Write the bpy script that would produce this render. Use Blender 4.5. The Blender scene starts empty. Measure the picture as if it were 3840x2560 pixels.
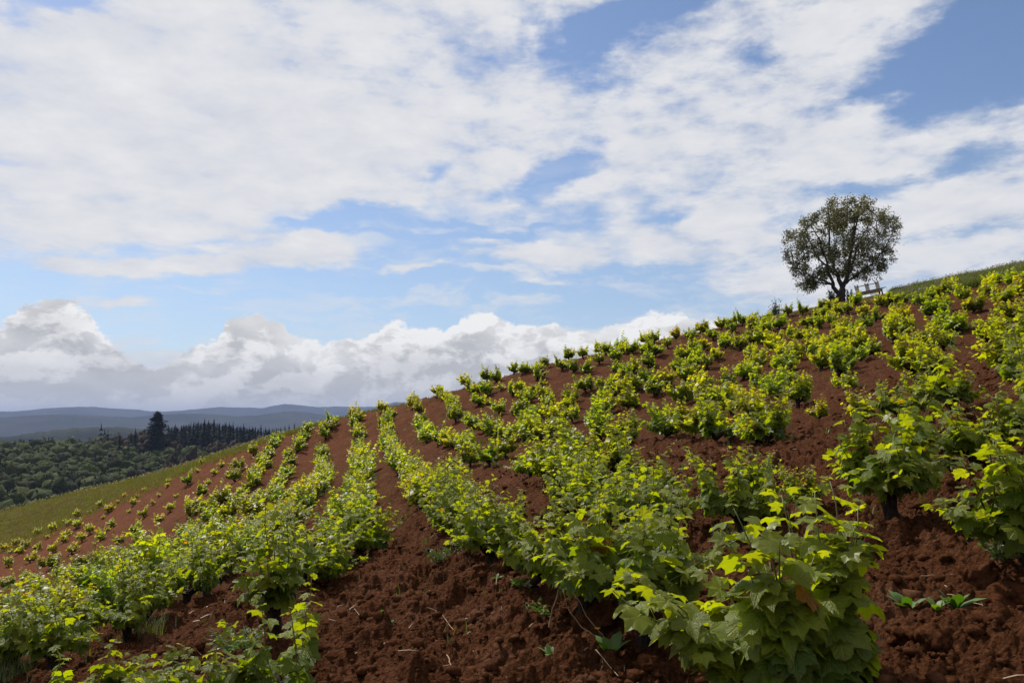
import bpy, math, random
import numpy as np
from mathutils import Vector, Matrix, Euler

# ------------------------------------------------------------------ camera, sky, sun, exposure
SC = bpy.context.scene
COL = SC.collection
HAZE = 8.0e-5
F_PX, CU, CV, HV = 2986.667, 1920.0, 1280.0, 1608.0      # lens: 28 mm on 36 mm
PITCH = math.atan((HV - CV) / F_PX)

cam_d = bpy.data.cameras.new('camera'); cam_d.lens = 28.0; cam_d.sensor_width = 36.0
cam_d.clip_start = 0.05; cam_d.clip_end = 60000.0
cam = bpy.data.objects.new('camera', cam_d); COL.objects.link(cam)
cam.location = (0, 0, 0); cam.rotation_euler = (math.pi/2 + PITCH, 0, 0)
SC.camera = cam

SUN_EL, SUN_AZ = math.radians(49), math.radians(-38)      # azimuth from +Y towards +X
sun_dir = Vector((math.sin(SUN_AZ)*math.cos(SUN_EL), math.cos(SUN_AZ)*math.cos(SUN_EL), math.sin(SUN_EL)))
sd = bpy.data.lights.new('sun', 'SUN'); sd.energy = 5.0; sd.angle = math.radians(0.5); sd.color = (1.0, 0.95, 0.86)
sun = bpy.data.objects.new('sun', sd); COL.objects.link(sun)
sun.rotation_euler = (-sun_dir).to_track_quat('-Z', 'Y').to_euler()

vs = SC.view_settings
vs.view_transform = 'Standard'; vs.look = 'None'; vs.gamma = 1.0; vs.use_curve_mapping = False
vs.exposure = 0.03
SC.cycles.max_bounces = 6; SC.cycles.diffuse_bounces = 2; SC.cycles.glossy_bounces = 2
SC.cycles.transmission_bounces = 4; SC.cycles.volume_bounces = 0
SC.cycles.sample_clamp_indirect = 6.0
SC.cycles.use_denoising = True
try:
    SC.cycles.denoiser = 'OPENIMAGEDENOISE'; SC.cycles.denoising_input_passes = 'RGB_ALBEDO_NORMAL'; SC.cycles.denoising_prefilter = 'ACCURATE'
except Exception:
    SC.cycles.use_denoising = False


def pix_dir(u, v):
    x = (u - CU) / F_PX; zc = -(v - CV) / F_PX
    y = math.cos(PITCH) - zc*math.sin(PITCH); z = math.sin(PITCH) + zc*math.cos(PITCH)
    return x, y, z


def az_el(u, v):          # bearing and height of a point of the sky
    x, y, z = pix_dir(u*3840/2352, v*3840/2352)
    return math.atan2(x, y), math.atan2(z, math.hypot(x, y))


world = bpy.data.worlds.new('World'); SC.world = world; world.use_nodes = True
WN = world.node_tree; WN.nodes.clear()


class NB:
    """small node builder"""
    def __init__(s, tree): s.t = tree; s.n = tree.nodes; s.l = tree.links
    def put(s, sock, val):
        if isinstance(val, bpy.types.NodeSocket): s.l.new(val, sock)
        elif val is not None: sock.default_value = val
    def math(s, op, a, b=None, c=None, clamp=False):
        n = s.n.new('ShaderNodeMath'); n.operation = op; n.use_clamp = clamp
        for i, q in enumerate((a, b, c)): s.put(n.inputs[i], q) if q is not None else None
        return n.outputs[0]
    def vmath(s, op, a, b=None, sc=None):
        n = s.n.new('ShaderNodeVectorMath'); n.operation = op
        s.put(n.inputs[0], a)
        if b is not None: s.put(n.inputs[1], b)
        if sc is not None: s.put(n.inputs['Scale'], sc)
        return n.outputs['Value'] if op in ('LENGTH', 'DOT_PRODUCT') else n.outputs[0]
    def comb(s, x, y, z):
        n = s.n.new('ShaderNodeCombineXYZ')
        for i, q in enumerate((x, y, z)): s.put(n.inputs[i], q)
        return n.outputs[0]
    def sep(s, v):
        n = s.n.new('ShaderNodeSeparateXYZ'); s.put(n.inputs[0], v); return n.outputs
    def noise(s, vec, scale, detail=6, rough=0.55, dist=0.0, color=False):
        n = s.n.new('ShaderNodeTexNoise'); s.put(n.inputs['Vector'], vec)
        n.inputs['Scale'].default_value = scale; n.inputs['Detail'].default_value = detail
        n.inputs['Roughness'].default_value = rough; n.inputs['Distortion'].default_value = dist
        return n.outputs['Color'] if color else n.outputs['Fac']
    def voronoi(s, vec, scale, feature='F1', out='Distance'):
        n = s.n.new('ShaderNodeTexVoronoi'); s.put(n.inputs['Vector'], vec); n.feature = feature
        n.inputs['Scale'].default_value = scale; return n.outputs[out]
    def mapr(s, v, a, b, c=0.0, d=1.0, smooth=False):
        n = s.n.new('ShaderNodeMapRange'); s.put(n.inputs[0], v)
        if smooth: n.interpolation_type = 'SMOOTHSTEP'
        for i, q in enumerate((a, b, c, d)): s.put(n.inputs[i+1], q)
        return n.outputs[0]
    def mix(s, f, a, b, blend='MIX'):
        n = s.n.new('ShaderNodeMix'); n.data_type = 'RGBA'; n.blend_type = blend
        s.put(n.inputs[0], f)
        for i, q in ((6, a), (7, b)):
            if isinstance(q, tuple) and len(q) == 3: q = q + (1.0,)
            s.put(n.inputs[i], q)
        return n.outputs[2]
    def curve(s, v, pts):
        n = s.n.new('ShaderNodeFloatCurve'); s.put(n.inputs['Value'], v)
        c = n.mapping.curves[0]
        c.points[0].location = pts[0]; c.points[-1].location = pts[-1]
        for p in pts[1:-1]: c.points.new(*p)
        n.mapping.update(); return n.outputs[0]


W = NB(WN)
tc = W.n.new('ShaderNodeTexCoord').outputs['Generated']
dirv = W.vmath('NORMALIZE', tc)
dx, dy, dz = W.sep(dirv)
az = W.math('ARCTAN2', dx, dy)
el = W.math('ARCSINE', dz)
P0 = W.comb(az, el, 0.0)
skyt = W.n.new('ShaderNodeTexSky'); skyt.sky_type = 'NISHITA'; skyt.sun_disc = False
skyt.sun_elevation = SUN_EL; skyt.sun_rotation = SUN_AZ
skyt.air_density = 1.0; skyt.dust_density = 0.6; skyt.ozone_density = 1.3; skyt.altitude = 300
SKY_STRENGTH = 0.104
blue = W.vmath('SCALE', skyt.outputs[0], sc=SKY_STRENGTH)
blue = W.mix(1.0, blue, (0.96, 1.0, 1.09), 'MULTIPLY')
blue = W.mix(W.mapr(el, 0.02, 0.36, 0.32, 0.0), blue, (0.52, 0.63, 0.70))

# -- high broken cloud sheet, seen from below on a flat layer
den = W.math('ADD', W.math('MAXIMUM', dz, 0.0), 0.16)
Q = W.comb(W.math('DIVIDE', dx, den), W.math('DIVIDE', dy, den), 0.0)
n_big = W.noise(Q, 1.5, 8, 0.60, 0.25)
n_mid = W.noise(Q, 5.5, 8, 0.62, 0.15)
n_fine = W.noise(W.vmath('MULTIPLY', P0, (1.0, 2.6, 1.0)), 26.0, 6, 0.6)
warp = W.vmath('SUBTRACT', W.noise(W.vmath('MULTIPLY', P0, (1.0, 1.8, 1.0)), 6.5, 5, 0.6, color=True), (0.5, 0.5, 0.5))
Pw = W.vmath('ADD', P0, W.vmath('MULTIPLY', warp, (0.13, 0.07, 0.0)))


def blob(P, u, v, ru, rv, rot=0.0):
    a0, e0 = az_el(u, v); a1, _ = az_el(u + ru, v); a2, _ = az_el(u - ru, v)
    _, e1 = az_el(u, v - rv); _, e2 = az_el(u, v + rv)
    m = W.n.new('ShaderNodeMapping'); m.vector_type = 'TEXTURE'
    W.put(m.inputs['Vector'], P)
    m.inputs['Location'].default_value = (a0, e0, 0)
    m.inputs['Rotation'].default_value = (0, 0, math.radians(-rot))
    m.inputs['Scale'].default_value = (abs(a1-a2)/2, abs(e1-e2)/2, 1)
    g = W.n.new('ShaderNodeTexGradient'); g.gradient_type = 'SPHERICAL'
    W.put(g.inputs[0], m.outputs[0])
    return g.outputs['Fac']


# (u, v, ru, rv, rotation, weight): clear openings (negative) and extra cloud (positive) of the broken sheet
SHEET = [
 (450,260,900,330,-3,0.9), (1750,300,350,160,0,0.4),
 (2230,120,330,190,-25,-3.2), (2352,160,240,150,0,-2.0), (1960,215,130,50,-10,-1.2),
 (1375,90,180,95,-8,-2.6), (1520,5,150,50,0,-1.8), (1215,60,90,80,60,-1.2), (1380,15,90,50,0,1.2),
 (160,5,170,60,-15,-2.0), (40,60,80,50,0,-1.0),
 (1290,400,170,50,-35,-2.0), (1000,400,80,25,-20,-1.0), (1390,190,120,35,0,-0.8),
 (420,565,330,38,-6,-2.0), (760,495,260,42,-5,-2.4), (1080,520,360,85,-4,-2.6), (1220,440,140,50,-15,-1.2),
 (600,720,1000,115,0,-3.0), (1100,650,800,110,0,-2.6), (60,660,260,60,0,-1.6), (1500,690,400,70,0,-1.6), (30,590,120,30,0,-1.0),
 (600,585,330,42,-4,2.6), (740,560,130,50,0,1.6), (110,600,150,22,-3,1.6), (330,600,180,26,-2,1.2), (250,690,240,26,3,2.6), (900,515,90,20,0,1.0),
 (1180,475,150,40,-5,1.8), (1110,545,80,20,0,1.6), (1250,590,300,45,0,1.9), (1600,535,170,60,-10,1.5), (1240,645,190,26,0,2.2), (1010,662,190,16,0,1.9), (960,612,80,15,0,2.0),
 (1680,520,120,70,0,1.2), (1900,430,200,40,0,-1.3), (1800,500,160,40,5,-1.2), (2080,415,240,40,-3,-1.4), (2300,365,170,45,0,-1.6), (1560,480,150,30,0,-1.0), (1560,640,220,30,-5,-1.0),
 (2150,560,200,25,0,-1.1), (1700,640,200,40,0,1.2), (2200,480,260,50,-4,1.6), (2200,590,200,30,0,1.2), (1850,640,180,40,0,0.8),
 (1740,110,130,35,10,-1.0), (1860,60,120,60,-30,0.8),
]
# the tops of the heaped bank along the horizon
TOPS = [(-300,760),(-100,770),(0,765),(40,720),(110,692),(180,715),(240,770),(300,820),(360,835),(400,815),(450,795),(490,790),(505,745),(560,722),(620,735),(700,770),(800,790),(860,765),(900,742),(1000,745),(1080,730),(1180,745),(1250,740),(1340,755),(1420,738),(1480,718),(1560,728),(1640,755),(1740,745),(1800,760),(2000,790),(2400,760),(2700,780)]

cover = 0.50
for (u, v, ru, rv, rot, w) in SHEET:
    cover = W.math('MULTIPLY_ADD', blob(Pw, u, v, ru, rv, rot), w*0.72, cover)
cover = W.math('MAXIMUM', W.math('MINIMUM', cover, 0.85), -1.0)
c1 = W.math('ADD', cover, W.math('MULTIPLY', W.math('SUBTRACT', n_big, 0.5), 3.0))
c1 = W.math('ADD', c1, W.math('MULTIPLY', W.math('SUBTRACT', n_mid, 0.5), 2.0))
c1 = W.math('ADD', c1, W.math('MULTIPLY', W.math('SUBTRACT', n_fine, 0.5), 1.5))
dens = W.mapr(c1, -0.50, 0.75, 0.0, 0.97, smooth=True)
shade = W.mapr(W.math('ADD', W.math('MULTIPLY', n_mid, 0.7), W.math('MULTIPLY', n_big, 0.3)), 0.32, 0.66)
white = W.mix(shade, (0.63, 0.655, 0.715), (0.845, 0.84, 0.84))
skyc = W.mix(dens, blue, white)
# thin streaks of cloud low in the clear band
w1 = W.noise(W.vmath('MULTIPLY', Pw, (4.0, 15.0, 1.0)), 1.6, 7, 0.62); w2 = W.noise(W.vmath('MULTIPLY', P0, (1.0, 2.0, 1.0)), 4.0, 3, 0.5)
wis = W.math('MULTIPLY', W.mapr(w1, 0.47, 0.62, 0.0, 1.0, smooth=True), W.mapr(w2, 0.36, 0.56, 0.2, 0.8))
wis = W.math('MULTIPLY', wis, W.math('MULTIPLY', W.mapr(el, 0.10, 0.15), W.mapr(el, 0.25, 0.34, 1.0, 0.0)))
skyc = W.mix(wis, skyc, (0.78, 0.785, 0.80))

# -- heaped cloud bank standing on the horizon
AZ0, AZ1, E1 = -0.75, 0.75, 0.22
PC = W.vmath('MULTIPLY', P0, (1.0, 1.25, 1.0))
wc = W.vmath('SUBTRACT', W.noise(PC, 13.0, 6, 0.58, color=True), (0.5, 0.5, 0.5))
wc2 = W.vmath('SUBTRACT', W.noise(PC, 48.0, 5, 0.6, color=True), (0.5, 0.5, 0.5))
PW = W.vmath('ADD', P0, W.vmath('ADD', W.vmath('SCALE', wc, sc=0.055), W.vmath('SCALE', wc2, sc=0.026)))
pwx, pwy, _ = W.sep(PW)
tt = W.mapr(pwx, AZ0, AZ1)
tops = []
for (u, v) in TOPS:
    a, e = az_el(u, v); tops.append(((a-AZ0)/(AZ1-AZ0), e/E1))
top = W.math('MULTIPLY', W.curve(tt, tops), E1)
above = W.math('SUBTRACT', top, pwy)
d2 = W.mapr(above, -0.0015, 0.004, smooth=True)
def puff(P):
    a = W.math('SUBTRACT', 1.0, W.voronoi(P, 15.0, 'SMOOTH_F1'))
    return W.math('ADD', W.math('MULTIPLY', a, 0.45), W.math('ADD', W.noise(P, 19.0, 6, 0.6), W.math('MULTIPLY', W.noise(P, 7.0, 3, 0.5), 0.8)))
PS = W.vmath('MULTIPLY', W.vmath('ADD', P0, W.vmath('SCALE', wc, sc=0.03)), (1.0, 1.6, 1.0))
relief = W.math('SUBTRACT', puff(PS), puff(W.vmath('ADD', PS, (-0.010, 0.020, 0.0))))
lit = W.mapr(relief, -0.05, 0.10)
rim = W.mapr(above, 0.0, 0.040, 1.15, 0.0)
gl = W.noise(W.vmath('MULTIPLY', P0, (1.0, 2.2, 1.0)), 9.0, 4, 0.55)
bright = W.math('ADD', W.math('MULTIPLY', lit, 0.72), W.math('MULTIPLY', rim, W.mapr(tt, 0.22, 0.36, 0.25, 0.62)))
bright = W.math('ADD', bright, W.mapr(gl, 0.35, 0.66, -0.22, 0.36))
lowfade = W.mapr(el, 0.02, 0.10, 0.45, 1.0)
bright = W.math('MULTIPLY', bright, lowfade, clamp=True)
heap = W.mix(bright, (0.52, 0.525, 0.525), (0.95, 0.94, 0.92))
haze_low = W.mapr(el, 0.012, 0.05, 0.55, 0.0, smooth=True)
heap = W.mix(haze_low, heap, (0.57, 0.60, 0.63))
skyc = W.mix(d2, skyc, heap)
bg = W.n.new('ShaderNodeBackground'); W.put(bg.inputs['Color'], skyc); bg.inputs['Strength'].default_value = 1.0
wo = W.n.new('ShaderNodeOutputWorld'); W.l.new(bg.outputs[0], wo.inputs['Surface'])
world.cycles.sampling_method = 'MANUAL'; world.cycles.sample_map_resolution = 512

rng = np.random.default_rng(7)
random.seed(7)

# ------------------------------------------------------------------ mesh helpers
def tag(o, label=None, cat=None, group=None, kind=None):
    if label: o['label'] = label
    if cat: o['category'] = cat
    if group: o['group'] = group
    if kind: o['kind'] = kind
    return o


def obj(name, data, parent=None, loc=None):
    o = bpy.data.objects.new(name, data); COL.objects.link(o)
    if parent is not None: o.parent = parent
    if loc is not None: o.location = loc
    return o


def mesh(name, V, Fs, mat, smooth=False, col=None):
    """V (n,3); Fs array (m,3) or (m,4) or a list of polygons; col (n,3) vertex colours"""
    me = bpy.data.meshes.new(name)
    V = np.asarray(V, np.float32)
    if isinstance(Fs, np.ndarray):
        m, k = Fs.shape
        me.vertices.add(len(V)); me.vertices.foreach_set('co', V.ravel())
        me.loops.add(m*k); me.loops.foreach_set('vertex_index', Fs.ravel().astype(np.int32))
        me.polygons.add(m); me.polygons.foreach_set('loop_start', np.arange(0, m*k, k, dtype=np.int32))
        try: me.polygons.foreach_set('loop_total', np.full(m, k, dtype=np.int32))
        except Exception: pass
        me.update(calc_edges=True)
    else:
        me.from_pydata([tuple(map(float, v)) for v in V], [], Fs); me.update()
    if smooth: me.polygons.foreach_set('use_smooth', np.ones(len(me.polygons), bool))
    if col is not None:
        a = me.color_attributes.new('tint', 'FLOAT_COLOR', 'POINT')
        c = np.ones((len(V), 4), np.float32); c[:, :3] = col
        a.data.foreach_set('color', c.ravel())
    me.materials.append(mat)
    return me


class Bag:
    """collects triangles with vertex colours"""
    def __init__(s): s.v = []; s.f = []; s.c = []; s.n = 0
    def add(s, V, Fs, c=(1, 1, 1)):
        V = np.asarray(V, np.float32); s.v.append(V); s.f.append(np.asarray(Fs, np.int32) + s.n)
        cc = np.empty((len(V), 3), np.float32); cc[:] = c; s.c.append(cc); s.n += len(V)
    def mesh(s, name, mat, smooth=False):
        return mesh(name, np.concatenate(s.v), np.concatenate(s.f), mat, smooth, np.concatenate(s.c))


def tube(path, rad, sides=6, bump=0.0, seed=0):
    """tapered tube along a path: V, tris"""
    path = np.asarray(path, float); n = len(path); r = np.broadcast_to(np.asarray(rad, float), (n,))
    T = np.gradient(path, axis=0); T /= np.linalg.norm(T, axis=1)[:, None] + 1e-9
    ref = np.array([0.31, 0.87, 0.2]) if abs(T[0][2]) > .6 else np.array([0, 0, 1.])
    g = np.random.default_rng(seed); V = []
    for i in range(n):
        a = np.cross(T[i], ref); a /= np.linalg.norm(a) + 1e-9; b = np.cross(T[i], a)
        for k in range(sides):
            t = 2*math.pi*k/sides; q = r[i]*(1 + bump*g.uniform(-1, 1))
            V.append(path[i] + q*(math.cos(t)*a + math.sin(t)*b))
    Fs = []
    for i in range(n-1):
        for k in range(sides):
            p, q = i*sides+k, i*sides+(k+1) % sides
            Fs += [(p, q, q+sides), (p, q+sides, p+sides)]
    V.append(path[-1]); c = len(V)-1
    for k in range(sides): Fs.append(((n-1)*sides+k, (n-1)*sides+(k+1) % sides, c))
    return np.array(V), np.array(Fs)


def hashn(i, j, s=0):
    h = (i.astype(np.int64)*374761393 + j.astype(np.int64)*668265263 + s*1442695041) & 0x7fffffff
    h = ((h ^ (h >> 13))*1274126177) & 0x7fffffff
    return ((h ^ (h >> 16)) & 0xffff)/65535.0


def vnoise(x, y, s=0):
    xi = np.floor(x); yi = np.floor(y); fx = x-xi; fy = y-yi
    fx = fx*fx*(3-2*fx); fy = fy*fy*(3-2*fy); xi = xi.astype(np.int64); yi = yi.astype(np.int64)
    a = hashn(xi, yi, s); b = hashn(xi+1, yi, s); c = hashn(xi, yi+1, s); d = hashn(xi+1, yi+1, s)
    return (a*(1-fx)+b*fx)*(1-fy) + (c*(1-fx)+d*fx)*fy


def fbm(x, y, oct=4, s=0):
    t = 0; a = .5
    for o in range(oct): t = t + a*(vnoise(x, y, s+o)-.5)*2; x = x*2.03+3.1; y = y*2.03-1.7; a *= .5
    return t


def lumps(x, y, s=0, fill=0.75):
    """rounded clods: height 0..1"""
    xi = np.floor(x).astype(np.int64); yi = np.floor(y).astype(np.int64); best = np.zeros(x.shape)
    for di in (-1, 0, 1):
        for dj in (-1, 0, 1):
            ci, cj = xi+di, yi+dj
            px = ci + .15 + .7*hashn(ci, cj, s); py = cj + .15 + .7*hashn(ci, cj, s+11)
            R = .25 + .5*hashn(ci, cj, s+23)**1.5
            on = hashn(ci, cj, s+31) < fill
            d2 = ((x-px)**2 + (y-py)**2)/R**2
            h = np.sqrt(np.maximum(0, 1-d2))*R*on
            best = np.maximum(best, h)
    return best


# ------------------------------------------------------------------ materials
def material(name):
    m = bpy.data.materials.new(name); m.use_nodes = True
    b = NB(m.node_tree); b.n.clear()
    out = b.n.new('ShaderNodeOutputMaterial')
    return m, b, out


def principled(b, out, color, rough=0.8, spec=0.3, normal=None):
    p = b.n.new('ShaderNodeBsdfPrincipled')
    b.put(p.inputs['Base Color'], color if isinstance(color, bpy.types.NodeSocket) else tuple(color) + (1.0,))
    b.put(p.inputs['Roughness'], rough); p.inputs['Specular IOR Level'].default_value = spec
    if normal is not None: b.l.new(normal, p.inputs['Normal'])
    if out is not None: b.l.new(p.outputs[0], out.inputs['Surface'])
    return p


def bump(b, height, strength, dist):
    n = b.n.new('ShaderNodeBump'); n.inputs['Strength'].default_value = strength
    n.inputs['Distance'].default_value = dist; b.l.new(height, n.inputs['Height']); return n.outputs[0]


def tint_of(b):
    a = b.n.new('ShaderNodeAttribute'); a.attribute_name = 'tint'; return a.outputs['Color']


def leaf_material(name, trans=0.60, rough=0.38, spec=0.42, veins=True, tr_tint=(2.15, 1.98, 0.12)):
    m, b, out = material(name)
    oi = b.n.new('ShaderNodeObjectInfo')
    c = b.mix(1.0, tint_of(b), oi.outputs['Color'], 'MULTIPLY')
    geo = b.n.new('ShaderNodeNewGeometry')
    pos = geo.outputs['Position']
    c = b.mix(b.mapr(b.noise(pos, 28.0, 3), .3, .7, 0.0, 0.35), c, b.mix(1.0, c, (0.62, 0.72, 0.7), 'MULTIPLY'))
    nrm = None; base = c
    if veins:
        uv = b.n.new('ShaderNodeUVMap'); x, y, _ = b.sep(uv.outputs[0])
        x = b.math('MULTIPLY', b.math('SUBTRACT', x, .5), 2.0); y = b.math('MULTIPLY', b.math('SUBTRACT', y, .5), 2.0)
        th = b.math('ARCTAN2', x, y); r = b.math('POWER', b.math('ADD', b.math('MULTIPLY', x, x), b.math('MULTIPLY', y, y)), .5)
        pp = b.math('PINGPONG', th, math.radians(27.5))
        dd = b.math('MULTIPLY', b.math('SINE', pp), r)
        v1 = b.mapr(dd, 0.012, 0.04, 1.0, 0.0)
        side = b.math('PINGPONG', b.math('SUBTRACT', r, b.math('MULTIPLY', dd, 1.1)), 0.075)
        v2 = b.mapr(side, 0.004, 0.018, 0.6, 0.0)
        vein = b.math('MAXIMUM', v1, v2)
        base = b.mix(b.math('MULTIPLY', vein, 0.5), c, b.mix(1.0, c, (1.9, 1.7, 2.2), 'MULTIPLY'))
        base = b.mix(b.mapr(b.math('ADD', r, b.math('MULTIPLY', b.noise(pos, 45.0, 3), .5)), 1.12, 1.28, 0., .75), base, (0.16, 0.085, 0.03))
        nrm = bump(b, b.math('SUBTRACT', b.noise(pos, 160.0, 2), vein), 0.8, 0.005)
    # pale underside
    under = b.mix(geo.outputs['Backfacing'], base, b.mix(0.35, base, (0.22, 0.27, 0.13)))
    p = principled(b, None, under, rough, spec, nrm)
    t = b.n.new('ShaderNodeBsdfTranslucent')
    b.l.new(b.mix(1.0, c, tuple(tr_tint), 'MULTIPLY'), t.inputs['Color'])
    if nrm is not None: b.l.new(nrm, t.inputs['Normal'])
    mx = b.n.new('ShaderNodeMixShader'); mx.inputs[0].default_value = trans
    b.l.new(p.outputs[0], mx.inputs[1]); b.l.new(t.outputs[0], mx.inputs[2])
    b.l.new(mx.outputs[0], out.inputs['Surface'])
    return m


M_LEAF = leaf_material('vine_leaf')
M_FOL = leaf_material('vine_foliage', veins=False, rough=0.42)
M_WEED = leaf_material('weed_leaf', trans=0.4, veins=False, rough=0.5, tr_tint=(1.5, 1.4, .2))
M_TREELEAF = leaf_material('tree_leaf', trans=0.22, veins=False, rough=0.5, spec=0.35, tr_tint=(1.3, 1.2, .4))
m, b, out = material('forest_leaf'); M_WOODS = m
pos = b.n.new('ShaderNodeNewGeometry').outputs['Position']
n1 = b.noise(pos, .8, 5, .7)
principled(b, out, b.mix(b.mapr(n1, .35, .65), b.mix(1.0, tint_of(b), (.55, .6, .6), 'MULTIPLY'), b.mix(1.0, tint_of(b), (1.35, 1.3, 1.2), 'MULTIPLY')), .85, .1, bump(b, n1, 1.0, 1.5))

m, b, out = material('vine_bark'); M_BARK = m
tcn = b.n.new('ShaderNodeTexCoord').outputs['Object']
n1 = b.noise(b.vmath('MULTIPLY', tcn, (1, 1, .22)), 60.0, 5, .65)
c = b.mix(b.mapr(n1, .35, .68), (0.006, 0.004, 0.003), (0.055, 0.038, 0.028))
principled(b, out, c, 0.92, .15, bump(b, n1, .9, .02))

m, b, out = material('green_stem'); M_STEM = m
principled(b, out, b.mix(1.0, tint_of(b), (1, 1, 1), 'MULTIPLY'), .55, .35)

m, b, out = material('tree_bark'); M_TBARK = m
n1 = b.noise(b.vmath('MULTIPLY', b.n.new('ShaderNodeTexCoord').outputs['Object'], (1, 1, .25)), 14.0, 6, .65)
principled(b, out, b.mix(b.mapr(n1, .35, .7), (0.018, 0.014, 0.011), (0.11, 0.09, 0.07)), .95, .1, bump(b, n1, .8, .05))

# red tilled soil: paler with distance and towards the left, darker close by
def soil_nodes(b):
    geo = b.n.new('ShaderNodeNewGeometry'); pos = geo.outputs['Position']
    x, y, z = b.sep(pos)
    f = b.noise(pos, 34.0, 6, .68); g = b.noise(pos, 4.5, 5, .6); h = b.noise(pos, .35, 3, .5)
    dark = b.mix(b.mapr(f, .32, .7), (0.028, 0.0095, 0.0038), (0.136, 0.0540, 0.0235))
    dark = b.mix(b.mapr(g, .35, .7, 0., .55), dark, (0.060, 0.0200, 0.0080))
    dry = b.mix(b.mapr(f, .3, .7), (0.082, 0.0275, 0.0125), (0.185, 0.068, 0.0330))  # paler soil tone for the far and left ground
    paleness = b.math('ADD', b.mapr(b.math('SUBTRACT', b.math('MULTIPLY', y, .55), b.math('MULTIPLY', x, .95)), 6.0, 60.0, 0., 1.0), b.mapr(h, .4, .65, -.12, .12), clamp=True)
    c = b.mix(paleness, dark, dry)
    c = b.mix(b.mapr(b.noise(pos, 1.6, 6, .7), .52, .68, 0., .42), c, (0.20, 0.092, 0.052))
    c = b.mix(b.mapr(b.noise(pos, 95.0, 3, .6), .60, .74, 0., .5), c, (0.20, 0.085, 0.042))
    return pos, x, y, z, c, f


m, b, out = material('soil'); M_SOIL = m
pos, x, y, z, c, f = soil_nodes(b)
ga = b.n.new('ShaderNodeAttribute'); ga.attribute_name = 'cover'     # r: grass, g: valley floor
gr, gv, _ = b.sep(ga.outputs['Color'])
streak = b.noise(b.vmath('MULTIPLY', pos, (0.35, 1.6, 1.2)), 1.5, 5, .65)
grass = b.mix(b.mapr(streak, .42, .60), (0.075, 0.036, 0.014), (0.095, 0.108, 0.014))
grass = b.mix(b.mapr(b.noise(pos, 6.0, 4, .7), .4, .7, 0., .6), grass, (0.075, 0.085, 0.014))
c = b.mix(b.math('MULTIPLY', gr, b.mapr(b.noise(pos, 1.8, 5, .7), .30, .52, .35, 1.), clamp=True), c, grass)
floor = b.mix(b.mapr(b.noise(pos, .01, 4, .6), .4, .6), (0.02, 0.035, 0.012), (0.05, 0.06, 0.02))
c = b.mix(gv, c, floor)
hgt = b.math('ADD', b.math('MULTIPLY', b.noise(pos, 5.0, 6, .7), 2.4), b.noise(pos, 26.0, 7, .72)); hgt = b.math('ADD', hgt, b.math('MULTIPLY', b.voronoi(pos, 38.0), .55))
principled(b, out, c, .95, .03, bump(b, hgt, 1.0, .05))

m, b, out = material('clod_soil'); M_CLOD = m
pos, x, y, z, c, f = soil_nodes(b)
principled(b, out, c, .95, .03, bump(b, b.noise(pos, 45.0, 6, .72), 1.0, .025))

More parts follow.
